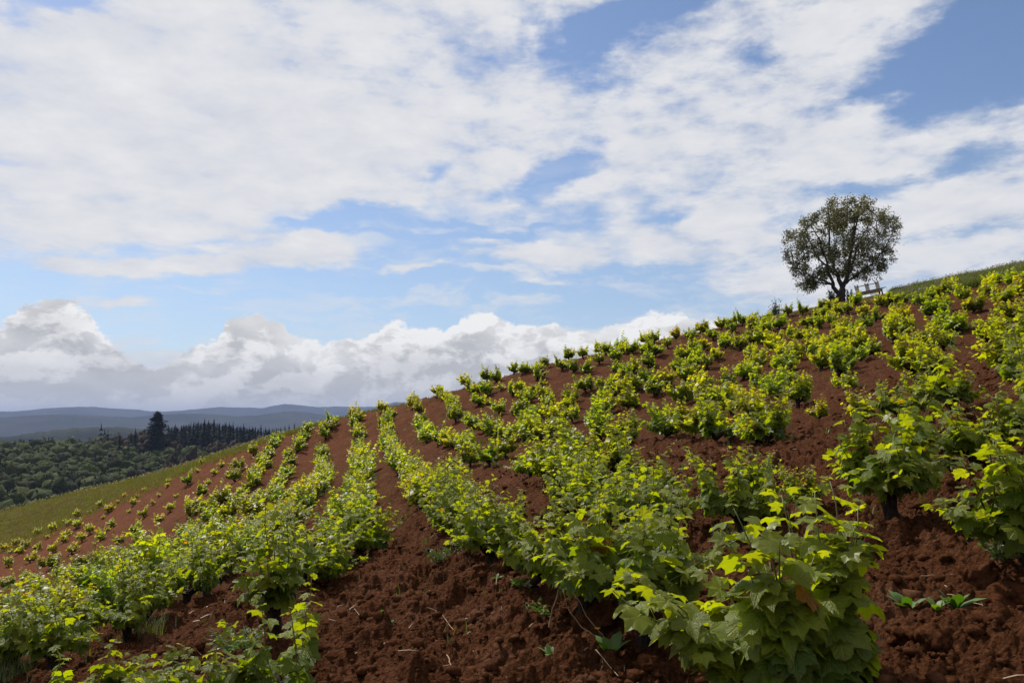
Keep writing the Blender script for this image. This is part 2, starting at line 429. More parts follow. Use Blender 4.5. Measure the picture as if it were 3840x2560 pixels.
# ------------------------------------------------------------------ ground surface
GROUND_POINTS = [[1.194,3.9,-1.29],[0.836,5.2,-1.352],[-0.419,9.5,-1.544],[-1.427,14.5,-1.499],[-3.519,27.0,-1.536],[-5.481,36.0,-1.163],[-6.715,45.0,-0.699],[2.987,6.3,-0.79],[-1.849,6.3,-1.67],[-3.174,17.0,-2.234],[-8.879,38.0,-2.497],[-11.301,48.0,-1.709],[-10.098,52.0,-0.516],[-16.094,47.0,-3.042],[-12.725,46.0,-2.512],[-4.46,8.0,-2.416],[-4.083,9.8,-2.251],[-4.672,14.5,-2.416],[-5.363,18.0,-2.522],[5.104,10.5,0.007],[16.095,27.0,2.874],[19.305,33.0,4.748],[14.021,27.0,2.692],[21.164,46.0,6.178],[3.723,15.0,-0.455],[2.41,22.0,-0.595],[0.367,15.0,-0.932],[5.443,33.0,0.909],[-0.614,40.0,0.69],[-3.673,47.0,1.342],[7.272,17.0,0.61],[4.512,14.0,-0.24],[-24.183,52.0,-6.667],[-23.611,56.0,-5.354],[-30.981,66.0,-6.289],[-32.661,58.0,-8.72],[-37.694,62.0,-9.322],[-29.481,50.0,-8.524],[-24.951,48.0,-7.831],[-40.015,75.0,-7.292],[-44.826,75.0,-9.23],[-26.657,66.0,-3.301],[-55.625,88.0,-8.841],[-49.894,86.0,-7.665],[-44.097,84.0,-6.258],[-36.517,80.0,-4.656],[-30.312,75.0,-3.309],[-24.627,70.0,-1.894],[-18.622,64.0,-0.614],[-14.59,60.0,0.358],[-11.207,56.0,0.984],[-8.473,54.0,1.434],[-5.563,52.0,2.039],[-2.09,52.0,2.856],[1.423,53.0,4.068],[5.177,55.0,4.925],[9.213,57.0,6.01],[14.167,60.0,7.263],[19.487,62.0,8.602],[26.659,64.0,10.083],[29.426,62.0,10.363],[29.722,58.0,10.272],[31.571,54.0,10.363],[32.68,50.0,10.287],[-62.3,98.56,-10.702],[-75.094,118.8,-16.435],[-94.563,149.6,-27.03],[-55.881,96.32,-9.384],[-67.356,116.1,-14.847],[-84.819,146.2,-25.03],[-49.389,94.08,-7.809],[-59.532,113.4,-12.948],[-74.966,142.8,-22.639],[-40.899,89.6,-6.014],[-49.297,108.0,-10.785],[-62.078,136.0,-19.915],[-33.95,84.0,-4.507],[-40.921,101.25,-8.968],[-51.531,127.5,-17.626],[-27.583,78.4,-2.921],[-33.247,94.5,-7.057],[-41.866,119.0,-15.219],[-20.857,71.68,-1.487],[-25.14,86.4,-5.328],[-31.658,108.8,-13.043],[-16.341,67.2,-0.399],[-19.697,81.0,-4.017],[-24.804,102.0,-11.392],[-12.552,62.72,0.302],[-15.129,75.6,-3.172],[-19.052,95.2,-10.327],[-9.49,60.48,0.806],[-11.439,72.9,-2.565],[-14.405,91.8,-9.563],[-6.231,58.24,1.484],[-7.51,70.2,-1.747],[-9.457,88.4,-8.533],[-2.341,58.24,2.399],[-2.821,70.2,-0.644],[-3.553,88.4,-7.144],[1.594,59.36,3.756],[1.922,71.55,0.991],[2.42,90.1,-5.085],[5.798,61.6,4.717],[6.989,74.25,2.149],[8.801,93.5,-3.627],[10.319,63.84,5.931],[12.438,76.95,3.614],[15.663,96.9,-1.783],[15.868,67.2,7.334],[19.126,81.0,5.305],[24.085,102.0,0.347],[21.826,69.44,8.835],[26.308,83.7,7.113],[33.128,105.4,2.624],[29.858,71.68,10.493],[35.99,86.4,9.112],[45.32,108.8,5.141],[32.957,69.44,10.806],[39.725,83.7,9.49],[50.024,105.4,5.617],[33.289,64.96,10.705],[40.125,78.3,9.367],[50.527,98.6,5.462],[35.36,60.48,10.807],[42.621,72.9,9.491],[53.671,91.8,5.618],[36.602,56.0,10.721],[44.118,67.5,9.387],[55.556,85.0,5.488],[0.0,0.0,-1.45],[3.0,0.0,-0.8],[-3.0,0.0,-2.1],[-8.0,2.0,-3.6],[-16.0,10.0,-6.3],[-30.0,20.0,-11.0],[-45.0,45.0,-12.0],[8.0,2.0,0.6],[18.0,8.0,4.2],[32.0,20.0,9.0],[42.0,38.0,12.0],[0.0,-6.0,-1.9],[-10.0,-8.0,-4.8],[12.0,-8.0,1.2],[-60.0,70.0,-14.0]]
GP = np.array(GROUND_POINTS)


def rbf(d2): return .5*d2*np.log(d2 + 1e-12)


_n = len(GP)
_K = rbf(((GP[:, None, :2]-GP[None, :, :2])**2).sum(2))
_A = np.zeros((_n+3, _n+3)); _A[:_n, :_n] = _K + 12.0*np.eye(_n); _A[:_n, _n] = 1; _A[:_n, _n+1:] = GP[:, :2]; _A[_n:, :_n] = _A[:_n, _n:].T
_b = np.zeros(_n+3); _b[:_n] = GP[:, 2]
GS = np.linalg.solve(_A, _b)


def sm(t): t = np.clip(t, 0, 1); return t*t*(3-2*t)


def hill(x, y):
    x = np.asarray(x, float); y = np.asarray(y, float); sh = x.shape; x = x.ravel(); y = y.ravel()
    z = np.empty(len(x)); q = GP[:, :2]
    for s in range(0, len(x), 60000):
        xs, ys = x[s:s+60000], y[s:s+60000]
        d2 = (xs[:, None]-q[:, 0])**2 + (ys[:, None]-q[:, 1])**2
        z[s:s+60000] = rbf(d2) @ GS[:_n] + GS[_n] + GS[_n+1]*xs + GS[_n+2]*ys
    return z.reshape(sh)


def valley(x, y):
    r = np.hypot(x, y); a = np.arctan2(x, y)
    k = sm((a + .62)/.35)                                  # the wooded rise is higher to the right
    z = -42 + (22 + 5*k)*sm((r-260)/340) - 40*sm((r-720)/500)
    return z + 2.5*fbm(x/70, y/70, 3, 5)*sm((r-150)/100)


def ground(x, y):
    x = np.asarray(x, float); y = np.asarray(y, float); r = np.hypot(x, y)
    w = sm((r-100)/110)
    zh = np.zeros(x.shape); m_ = w < 1
    if m_.any(): zh[m_] = hill(x[m_], y[m_])
    zh = np.clip(zh, -48, 26)
    return zh*(1-w) + valley(x, y)*w


def ground1(x, y): return float(ground(np.array([x]), np.array([y]))[0])


GRASS_EDGE = [(-75, 50), (-55, 62), (-42.8, 68.), (-39.5, 69), (-38.5, 71.0), (-34.2, 71.2), (-29.4, 68.6), (-25.5, 66.2), (-22.6, 64.6), (-19.2, 63.0), (-15.6, 59.8), (-10.2, 57.6), (-5, 56.6), (3, 56.), (12, 57.5), (19.5, 59.0), (22.3, 54.), (25.6, 47.8), (29.5, 43.6), (40, 40)]
ge = np.array(GRASS_EDGE)


def grass_cover(x, y):
    """1 beyond the edge of the tilled plot"""
    a = np.arctan2(x, y); ea = np.arctan2(ge[:, 0], ge[:, 1]); er = np.hypot(ge[:, 0], ge[:, 1])
    lim = np.interp(a, ea, er)
    return sm((np.hypot(x, y) - lim + 3.4*fbm(x*.3, y*.3, 4, 9))/1.8 + .5)


def relief(x, y, r):
    near = 1 - sm((r-11)/40)
    z = .055*fbm(x*1.3, y*1.3, 3, 2)
    z = z + .045*np.cos(2*math.pi*(x+.2*y-.35)/.89 + .9*fbm(x*.4, y*.4, 2, 14))*(.6+.6*fbm(x*.7, y*.25, 2, 15))
    u, v = x + .22*fbm(x*4, y*4, 3, 40), y + .22*fbm(x*4+9, y*4, 3, 41)
    mid = 1 - sm((r-45)/45)
    big = lumps(u/.42, v/.42, 51, .20)*.42; z = z + .34*big*(.35+.65*mid)*(1+.9*fbm(x*9, y*9, 3, 33))
    z = z + (.42*lumps(u/.17, v/.17, 61, .5)*.17*(1+1.0*fbm(x*17, y*17, 3, 34)))*(.2+.8*near)
    z = z + (.6*lumps(x/.065, y/.065, 71, .85)*.065 + .5*lumps(x/.03, y/.03, 81, .8)*.03 + .030*fbm(x*20, y*20, 4, 90))*near
    return z


az_f = np.linspace(-.72, .72, 861)
az_c = np.concatenate([np.linspace(.72, 2*math.pi-.72, 121)[1:-1]])
AZ = np.concatenate([az_f, az_c]); NA = len(AZ)
R = [.25]
while R[-1] < 3: R.append(R[-1]*1.06)
while R[-1] < 11: R.append(R[-1]*1.0047)
while R[-1] < 75: R.append(R[-1]*1.0095)
while R[-1] < 135: R.append(R[-1]*1.018)
while R[-1] < 14000: R.append(R[-1]*1.07)
R = np.array(R); NR = len(R)
GX = R[:, None]*np.sin(AZ)[None]; GY = R[:, None]*np.cos(AZ)[None]; RR = np.hypot(GX, GY)
GZ = ground(GX, GY)
gc = grass_cover(GX, GY)
near_m = RR < 100
GZ[near_m] += 1.25*(relief(GX[near_m], GY[near_m], RR[near_m])*(1-.75*gc[near_m]))
verts = np.stack([GX, GY, GZ], -1).reshape(-1, 3)
verts = np.vstack([verts, [[0, 0, ground1(0, 0)]]])
ii = np.arange(NR-1)[:, None]*NA; jj = np.arange(NA)[None]; j2 = (jj+1) % NA
quads = np.stack([ii+jj, ii+NA+jj, ii+NA+j2, ii+j2], -1).reshape(-1, 4)
capf = np.stack([np.full(NA, len(verts)-1), np.arange(NA), (np.arange(NA)+1) % NA], -1)
me = mesh('ground', verts, np.vstack([np.stack([quads[:, 0], quads[:, 2], quads[:, 1]], -1), np.stack([quads[:, 0], quads[:, 3], quads[:, 2]], -1), capf]), M_SOIL, True)
att = me.color_attributes.new('cover', 'FLOAT_COLOR', 'POINT')
cc = np.ones((len(verts), 4), np.float32); cc[:-1, 0] = gc.ravel(); cc[-1, 0] = 0; cc[:-1, 1] = sm((RR.ravel()-105)/40); cc[-1, 1] = 0; cc[:, 2] = 0
att.data.foreach_set('color', cc.ravel())
tag(obj('ground', me), 'red tilled soil of the vineyard hill with a grassy verge along its crest', kind='structure')


def surf(x, y):          # ground with its relief
    x = np.atleast_1d(np.asarray(x, float)); y = np.atleast_1d(np.asarray(y, float))
    return ground(x, y) + 1.25*relief(x, y, np.hypot(x, y))*(1-.75*grass_cover(x, y))


# ------------------------------------------------------------------ far hills
m, b, out = material('far_forest'); M_HILL = m
geo = b.n.new('ShaderNodeNewGeometry'); pos = geo.outputs['Position']
n1 = b.noise(b.vmath('MULTIPLY', pos, (1, 1, 2.5)), .004, 6, .6); n2 = b.noise(pos, .03, 5, .7)
c = b.mix(b.mapr(n1, .38, .62), (0.006, 0.011, 0.008), (0.030, 0.036, 0.020))
c = b.mix(b.mapr(n2, .62, .72, 0., .5), c, (0.085, 0.060, 0.040))
principled(b, out, c, 1.0, .05, bump(b, n2, 1.0, 12.0))


def ridge(name, label, dist, prof, depth, zbase, seed, rough):
    us = np.array([p[0] for p in prof], float); vv = np.array([p[1] for p in prof], float)
    na, nd = 1500, 26
    A = np.linspace(-1.25, 1.05, na)
    uu = CU + F_PX*np.tan(A)
    topz = (HV-np.interp(uu, us, vv))/F_PX*dist*np.maximum(np.cos(A), .8)
    topz = topz + rough*fbm(A*160, A*0+seed, 4, seed) + rough*.9*fbm(A*520, A*0+seed, 3, seed+40)
    V = []
    for k in range(nd):
        t = k/(nd-1)                                       # 0 front foot .. 1 behind the crest
        r = dist + depth*(t-.62)
        s_ = sm(t/.62)**.9 if t < .62 else 1-.8*sm((t-.62)/.38)
        X = np.sin(A)*r; Y = np.cos(A)*r
        Z = zbase + (topz-zbase)*s_ + (s_*(1-s_))*rough*9*fbm(X/(depth*.16), Y/(depth*.16), 4, seed+3)
        V.append(np.stack([X, Y, Z], -1))
    V = np.concatenate(V)
    i = np.arange(nd-1)[:, None]*na; j = np.arange(na-1)[None]
    q = np.stack([i+j, i+j+1, i+na+j+1, i+na+j], -1).reshape(-1, 4)
    tag(obj(name, mesh(name, V, q, M_HILL, True)), label, kind='structure')


ridge('hills', 'farthest blue range of hills under the cloud bank', 9000, [(-900, 1540), (-300, 1548), (0, 1543), (92, 1541), (178, 1531), (265, 1526), (357, 1526), (434, 1532), (510, 1535), (597, 1544), (663, 1541), (740, 1534), (827, 1526), (954, 1529), (990, 1530), (1030, 1521), (1071, 1515), (1122, 1519), (1200, 1527), (1260, 1524), (1350, 1526), (1420, 1525), (1485, 1507), (1560, 1512), (1700, 1530), (2200, 1520), (4000, 1530)], 2600, -60, 3, 3.0)
ridge('hills', 'middle blue range of low wooded hills', 5600, [(-900, 1575), (0, 1566), (150, 1556), (250, 1552), (400, 1560), (500, 1566), (600, 1553), (700, 1550), (800, 1553), (900, 1560), (980, 1556), (1060, 1545), (1110, 1541), (1180, 1550), (1260, 1561), (1500, 1580), (4000, 1570)], 1700, -60, 8, 2.6)
ridge('hills', 'nearest dark blue wooded rise left of the conifers', 2300, [(-900, 1640), (0, 1640), (60, 1632), (130, 1622), (200, 1615), (280, 1604), (360, 1600), (450, 1600), (520, 1605), (640, 1612), (800, 1625), (1200, 1640), (4000, 1650)], 700, -70, 15, 2.4)

# ------------------------------------------------------------------ woods in the valley
def crown_cards(n, rx, rz, cz, size, g, base=.0):
    """n leaf-clump triangles spread through an uneven crown volume"""
    d = g.normal(size=(n, 3)); d /= np.linalg.norm(d, axis=1)[:, None]
    lob = 1 + .28*np.sin(d[:, 0]*4.1+g.uniform(0, 6))*np.sin(d[:, 1]*3.7+g.uniform(0, 6)) + .15*g.normal(size=n)*.5
    rr = g.uniform(.55, 1.0, n)**.6*lob
    C = d*rr[:, None]*np.array([rx, rx, rz]) + [0, 0, cz]
    a = g.normal(size=(n, 3)); b_ = g.normal(size=(n, 3))
    a /= np.linalg.norm(a, axis=1)[:, None]; b_ -= (a*b_).sum(1)[:, None]*a; b_ /= np.linalg.norm(b_, axis=1)[:, None]
    s = (size*g.uniform(.6, 1.4, n))[:, None]
    V = np.stack([C - a*s*.6, C + a*s*.6, C + b_*s], 1).reshape(-1, 3)
    Fs = np.arange(n*3).reshape(-1, 3)
    return V, Fs


def conifer_arrays(h, w, g, tiers=11, drop=.35):
    V = []; Fs = []; n = 0
    for t in range(tiers):
        f = t/(tiers-1); z = h*(.12 + .86*f); r = w*.5*(1-f)**.85*(1+.18*g.normal()) + .04*w
        k = 9
        for s in range(k):
            a = 2*math.pi*(s + g.uniform(0, .6))/k; rr = r*g.uniform(.65, 1.2); da = .42
            V += [(0, 0, z + h*.07), (math.cos(a-da)*rr*.75, math.sin(a-da)*rr*.75, z-.02*h), (math.cos(a)*rr, math.sin(a)*rr, z - drop*h*.09*g.uniform(.3, 1.5)), (math.cos(a+da)*rr*.75, math.sin(a+da)*rr*.75, z-.02*h)]
            Fs += [(n, n+1, n+2), (n, n+2, n+3)]; n += 4
    V += [(-.05*w, 0, h*.85), (.05*w, 0, h*.85), (0, 0, h*1.04)]; Fs.append((n, n+1, n+2))
    return np.array(V), np.array(Fs)


def full_crown(rx, rz, cz, size, n, g):
    import bmesh
    bm = bmesh.new(); bmesh.ops.create_icosphere(bm, subdivisions=2, radius=1.0)
    V = np.array([v_.co[:] for v_ in bm.verts]); Fs = np.array([[v_.index for v_ in f_.verts] for f_ in bm.faces]); bm.free()
    keep = V[Fs].mean(1)[:, 2] > -.5; Fs = Fs[keep]
    d = 1 + .22*np.sin(V[:, 0]*5+g.uniform(0, 6))*np.sin(V[:, 1]*5+g.uniform(0, 6)) + .15*np.sin(V[:, 2]*7+V[:, 0]*3+g.uniform(0, 6)) + .09*g.normal(size=len(V))
    V = V*d[:, None]*np.array([rx, rx, rz])*.92 + [0, 0, cz]
    V2 = V; F2_ = Fs
    C, Cf = crown_cards(n, rx*1.05, rz*1.05, cz, size, g)
    return np.vstack([V2, C]), np.vstack([F2_, Cf+len(V2)])


g = np.random.default_rng(21)
types = []
for k in range(6):
    types.append(('green', full_crown(3.3+.2*k, 4.0, 5.5, .8, 45, g)))
for k in range(4): types.append(('brown', full_crown(2.4, 5.0, 7, .75, 40, g)))
for k in range(4): types.append(('dark', conifer_arrays(10.5+k*1.2, 7.0, g, 7)))
bag = Bag(); N = 3600
aa = np.arctan((g.uniform(-260, 1330, N*2)-CU)/F_PX); rr = g.uniform(215, 640, N*2)
NX = 2600; aa = np.concatenate([aa, g.uniform(-1.15, -.635, NX)]); rr = np.concatenate([rr, g.uniform(215, 640, NX)])
keep = g.uniform(size=len(rr)) < (rr/640); aa, rr = aa[keep], rr[keep]
for a, r in zip(aa, rr):
    x, y = math.sin(a)*r, math.cos(a)*r
    u = CU + F_PX*math.tan(a)
    if u > 600 and r > 640 - 120*sm((u-600)/60): continue
    br = vnoise(np.array([x/55.]), np.array([y/55.]), 77)[0]
    t_ = (u-420)/700 + (r-330)/520 + (br-.5)*1.5
    pick = 'brown' if t_ > .38 else 'green'
    if g.uniform() < (.14 if t_ > .2 else .05): pick = 'dark'
    cand = [q for q in types if q[0] == pick]; V, Fs = cand[g.integers(len(cand))][1]
    s = g.uniform(.55, 1.0) + .55*g.uniform()**3; an = g.uniform(0, 6.28)
    ca, sa = math.cos(an)*s, math.sin(an)*s
    z0 = ground1(x, y) - .5
    W_ = np.stack([V[:, 0]*ca - V[:, 1]*sa + x, V[:, 0]*sa + V[:, 1]*ca + y, V[:, 2]*s*g.uniform(.85, 1.1) + z0], -1)
    if pick == 'green': c0 = np.array([.032, .046, .011])*g.uniform(.5, 1.5) + np.array([.015, .012, 0])*g.uniform(0, 1)
    elif pick == 'brown': c0 = np.array([.046, .036, .021])*g.uniform(.7, 1.25)
    else: c0 = np.array([.014, .022, .012])*g.uniform(.7, 1.5)
    ck = c0[None]*g.uniform(.72, 1.28, (len(V), 1)) if len(V) > 200 else c0
    bag.add(W_, Fs, ck)
tag(obj('woods', bag.mesh('woods', M_WOODS, True)), 'mixed green and brownish woods filling the valley at lower left', 'woods', kind='stuff')

# dark conifers standing along the rise
conif = []
for k in range(5):
    V, Fs = conifer_arrays(20, 7.0, g, 11)
    conif.append(mesh('conifer', V, Fs, M_WOODS, col=np.array([.011, .018, .012])*g.uniform(.8, 1.2)))
k = 0
CT = [(560, 1596), (600, 1590), (650, 1586), (690, 1580), (740, 1584), (780, 1588), (815, 1590), (850, 1590), (900, 1588), (930, 1584), (960, 1580), (985, 1584), (1010, 1586)]
line = [(465, 1626), (495, 1618), (520, 1606), (545, 1600), (570, 1606), (590, 1590), (612, 1596), (640, 1594), (665, 1590), (688, 1598), (705, 1592), (722, 1586), (738, 1580), (755, 1576), (770, 1572), (785, 1578), (800, 1570), (815, 1573), (832, 1578), (846, 1582), (858, 1578), (872, 1586), (884, 1580), (898, 1590), (912, 1592), (925, 1588), (940, 1592), (955, 1600), (968, 1602), (982, 1594), (996, 1598), (1010, 1606), (1024, 1598), (1040, 1606), (1056, 1600), (1072, 1596), (1092, 1590), (1110, 1586), (1125, 1600), (1150, 1608)]
for (u, v) in line:
    u += g.uniform(-7, 7); v += g.uniform(-4, 7)
    a = math.atan((u-CU)/F_PX); r = g.uniform(515, 575)
    x, y = math.sin(a)*r, math.cos(a)*r
    top = (HV-v)/F_PX*y; z0 = ground1(x, y)-.3
    o = obj('conifer', conif[k % 5], loc=(x, y, z0)); k += 1
    s = max((top-z0)/20.6, .5); o.scale = (s*1.05*g.uniform(.8, 1.2), s*1.05, s); o.rotation_euler[2] = g.uniform(0, 6.28)
    tag(o, 'dark pointed conifer in the row standing along the wooded rise', 'conifer', 'dark conifers along the wooded rise')
bag = Bag()
for q in range(420):                                     # the plantation behind that front row, one dark mass
    u = g.uniform(640, 1260); a = math.atan((u-CU)/F_PX); r = g.uniform(545, 640)
    x, y = math.sin(a)*r, math.cos(a)*r
    v = np.interp(u, [640, 760, 820, 900, 1000, 1130, 1260], [1600, 1582, 1584, 1596, 1604, 1606, 1620]) + g.uniform(0, 12)
    z0 = ground1(x, y)-.3; s = max(((HV-v)/F_PX*y - z0)/20.6, .4)
    V, Fs = conifer_arrays(20*s, 7.0*s, g, 7)
    bag.add(V + [x, y, z0], Fs, np.array([.010, .016, .011])*g.uniform(.7, 1.3))
tag(obj('conifer_plantation', bag.mesh('conifer_plantation', M_WOODS)), 'dense dark conifer plantation behind the front row of conifers', 'plantation', kind='stuff')

# the broad old conifer that rises above them
a = math.atan((597-CU)/F_PX); r = 520; x, y = math.sin(a)*r, math.cos(a)*r; z0 = ground1(x, y)
H_ = (HV-1546)/F_PX*y - z0
t = tag(obj('broad_conifer', None, loc=(x, y, z0)), 'broad spreading dark conifer rising above the row of smaller conifers', 'conifer')
V, Fs = tube([(0, 0, -.5), (.1, 0, H_*.5), (0, 0, H_*.97)], [.8, .5, .05], 7)
obj('trunk', mesh('trunk', V, Fs, M_TBARK, True), t)
V = []; Fs = []; n = 0
for q in range(260):
    f = g.uniform(.10, 1)**.9; z = H_*f; rad = 7.2*min(1., ((1-f)*H_/10.5)**.8)*g.uniform(.45, 1.15) + .25; an = g.uniform(0, 6.28)
    for w_ in range(7):
        s_ = (w_+1)/7; cx, cy = math.cos(an)*rad*s_, math.sin(an)*rad*s_; cz = z - .9*s_*s_ + g.uniform(-.3, .5)
        for e in range(2):
            p = np.array([cx, cy, cz]) + g.normal(size=3)*.35; d_ = g.normal(size=(3, 3))*np.array([.95, .95, .38])
            V += list(p + d_); Fs.append((n, n+1, n+2)); n += 3
obj('crown', mesh('crown', np.array(V), np.array(Fs), M_WOODS, col=np.array([.013, .020, .013])), t)['kind'] = 'stuff'

# ------------------------------------------------------------------ vine leaves
def leaf_outline(g, teeth=True, pts=37, asym=.08):
    th = np.linspace(-math.radians(157), math.radians(157), pts)
    lobes = [(0, 1.0, .40), (math.radians(55), .86, .36), (-math.radians(55), .86, .36), (math.radians(112), .66, .40), (-math.radians(112), .66, .40)]
    r = np.full(pts, .34)
    for c_, h_, w_ in lobes:
        h_ = h_*(1 + g.uniform(-asym, asym))
        r = np.maximum(r, .36 + (h_-.36)*np.maximum(0, 1-(np.abs(th-c_)/w_)**1.35))
    env = 1 - .24*(np.abs(th)/2.74)**1.3 - .22*np.maximum(0, (np.abs(th)-1.95)/.8)
    r = env*(1 + g.uniform(-.06, .06, pts)) * (1 - g.uniform(.09, .17)*(1-np.cos(2*math.pi*th/math.radians(55)))*(1-.3*(np.abs(th) > 1.9)))
    if teeth: r = r*(1 + .05*np.where(np.arange(pts) % 2 == 0, 1, -1)*g.uniform(.5, 1.5, pts))
    return th, r


def leaf_arrays(g, pts=37, rings=2, petiole=True, curl=.25):
    th, r = leaf_outline(g, pts=pts)
    ft = g.uniform(.03, .14); wav = g.uniform(0, 6.28, 3); dr = g.uniform(.10, .60); cup = g.uniform(-.35, .45); ft = g.uniform(.05, .2)
    V = [(0, 0, 0)]; UV = [(.5, .5)]
    for k in range(rings):
        f = (k+1)/rings*(1 if k == rings-1 else 1.05)
        x = np.sin(th)*r*f; y = np.cos(th)*r*f; rr = r*f
        z = -ft*np.cos(th*360/55.)*rr*.5                         # folds between the main veins
        z = z - dr*np.maximum(y, -.2)**2*.8 - cup*np.abs(x)**1.6 + .05*rr*np.sin(th*3+wav[0])*curl*4*.5 + (.03*g.normal(size=len(x))*rr if k == rings-1 else 0)
        V += list(np.stack([x, y, z], -1)); UV += list(np.stack([.5+x*.5, .5+y*.5], -1))
    n = len(th); Fs = []
    for i in range(n-1): Fs.append((0, 1+i+1, 1+i))
    for k in range(rings-1):
        a0, b0 = 1+k*n, 1+(k+1)*n
        for i in range(n-1): Fs += [(a0+i, a0+i+1, b0+i+1), (a0+i, b0+i+1, b0+i)]
    V = np.array(V); off = np.array([0, .0, 0])
    if petiole:
        L = g.uniform(.55, .85); V = V + [0, L*.72, L*.5]
        P_ = [(0, 0, 0), (0, L*.3, L*.35), (0, L*.72, L*.5)]
        pv, pf = tube(P_, [.018, .014, .012], 3); pf = pf + len(V)
        V = np.vstack([V, pv]); Fs = list(Fs) + [tuple(q) for q in pf]; UV += [(.5, .5)]*len(pv)
    return V, np.array(Fs), np.array(UV)


def leaf_mesh(g, mat):
    V, Fs, UV = leaf_arrays(g)
    me = mesh('leaf', V, Fs, mat, True, col=np.ones((len(V), 3)))
    uvl = me.uv_layers.new(name='UVMap'); li = np.empty(len(me.loops), np.int32); me.loops.foreach_get('vertex_index', li)
    uvl.data.foreach_set('uv', UV[li].astype(np.float32).ravel())
    return me


g = np.random.default_rng(5)
LEAVES = [leaf_mesh(g, M_LEAF) for _ in range(14)]
SIMPLE = [leaf_arrays(g, pts=13, rings=1, petiole=False, curl=.6)[:2] for _ in range(8)]
TINY = [leaf_arrays(g, pts=7, rings=1, petiole=False, curl=.6)[:2] for _ in range(6)]

GREEN = np.array([.088, .142, .012]); YGREEN = np.array([.178, .222, .017]); YELLOW = np.array([.205, .232, .032]); RED = np.array([.33, .095, .025])


def leaf_color(t, g, warm=0.0):
    """t 0 = oldest leaf at the base, 1 = shoot tip"""
    t = float(np.clip(t + .10 + g.normal()*.16, 0, 1))
    c_ = GREEN*(1-t/.45) + YGREEN*(t/.45) if t < .45 else YGREEN*(1-(t-.45)/.55) + YELLOW*((t-.45)/.55)
    q = g.uniform()
    if t > .3 and q < .002 + .07*warm + .012*(t > .9): c_ = RED*g.uniform(.6, 1.1) + YELLOW*.2
    return c_*g.uniform(.78, 1.22)


def vine_plan(g, scale=1.0, dens=1.0, lean=0.0, size=1.0, spread=1.0, warm=0.0, trunk_h=.25, side=None):
    """trunk paths, shoot paths and leaves (position, y-axis, z-axis, size, colour) of a head-trained bush vine"""
    th = trunk_h*g.uniform(.85, 1.2)
    bend = g.normal(size=2)*.06
    trunk = [(0, 0, -.12), (bend[0]*.2, bend[1]*.2, .02), (bend[0], bend[1], th*.55), (bend[0]*1.3+lean*.4, bend[1]*1.2, th)]
    tr = np.array([.068, .052, .047, .062])*g.uniform(.85, 1.2)
    tubes = [(trunk, tr, 8, .16)]
    head = np.array(trunk[-1]); arms = []; big_side = g.uniform(0, 6.28); vig = g.uniform(.05, .35) if side is None else side
    na = g.integers(5, 8)
    for k in range(na):
        an = 2*math.pi*(k+g.uniform(-.3, .3))/na; L = g.uniform(.09, .24)*spread
        e = head + np.array([math.cos(an)*L, math.sin(an)*L, g.uniform(.04, .12)])
        tubes.append(([head - [0, 0, .05], (head+e)/2 + [0, 0, -.012], e], [.042, .030, .020], 6, .2)); arms.append((e, an))
    shoots = []; leaves = []
    ns = int(round(19*dens))
    for k in range(ns):
        e, an = arms[k % len(arms)]; an = an + g.normal()*.7
        L = g.uniform(.34, .60)*(1.28 if g.uniform() < .15 else 1)
        low = k % 5 < 2
        out_ = (g.uniform(.7, 1.1) if low else g.uniform(.15, .75))*spread
        d = np.array([math.cos(an)*out_, math.sin(an)*out_, g.uniform(.15, .5) if low else 1.0]); d /= np.linalg.norm(d)
        if low: L *= .80
        L *= 1 + vig*math.cos(an-big_side)
        if g.uniform() < .07: L *= 1.5
        P_ = [e]; npt = 9; step = L/(npt-1)
        for i in range(npt-1):
            d = d + g.normal(size=3)*.07 + np.array([0, 0, .05 - .11*out_*(i/npt)]) + np.array([.04, 0, 0]); d /= np.linalg.norm(d)
            P_.append(P_[-1] + d*step)
        P_ = np.array(P_); shoots.append((P_, np.linspace(.0062, .0022, npt)))
        nl = int(L/.040)
        for i in range(nl):
            t = (i+.6)/nl; f = t*(npt-1); i0 = min(int(f), npt-2); p = P_[i0]*(1-(f-i0)) + P_[i0+1]*(f-i0)
            sa = an + (1 if i % 2 else -1)*1.25 + g.normal()*.55
            droop = -.80 + 1.05*t + g.normal()*.28
            Y = np.array([math.cos(sa), math.sin(sa), droop]); Y /= np.linalg.norm(Y)
            Z = np.array([.55*math.cos(sa)+g.normal()*.42 - .10, .55*math.sin(sa)+g.normal()*.42, .85]); Z -= Y*np.dot(Y, Z); Z /= np.linalg.norm(Z)
            s = (.078*(1-t)**.55 + .019)*g.uniform(.75, 1.2)*size
            leaves.append((p, Y, Z, s, leaf_color(t**1.3, g, warm)))
        # lateral leaves filling the base
        for i in range(2):
            p = P_[1]*(1-g.uniform(0, .8)) + P_[3]*g.uniform(0, .8)*0 + P_[1]*0
            p = P_[g.integers(0, 4)]
            sa = g.uniform(0, 6.28); Y = np.array([math.cos(sa), math.sin(sa), -g.uniform(.5, 1.6)]); Y /= np.linalg.norm(Y)
            Z = np.array([math.cos(sa)*.9, math.sin(sa)*.9, .8]); Z -= Y*np.dot(Y, Z); Z /= np.linalg.norm(Z)
            leaves.append((p, Y, Z, g.uniform(.05, .085)*size, leaf_color(.05, g, warm)*.9))
    for L_ in tubes: pass
    return tubes, shoots, leaves


def leaf_matrix(p, Y, Z, s):
    X = np.cross(Y, Z)
    return Matrix(((X[0]*s, Y[0]*s, Z[0]*s, p[0]), (X[1]*s, Y[1]*s, Z[1]*s, p[1]), (X[2]*s, Y[2]*s, Z[2]*s, p[2]), (0, 0, 0, 1)))


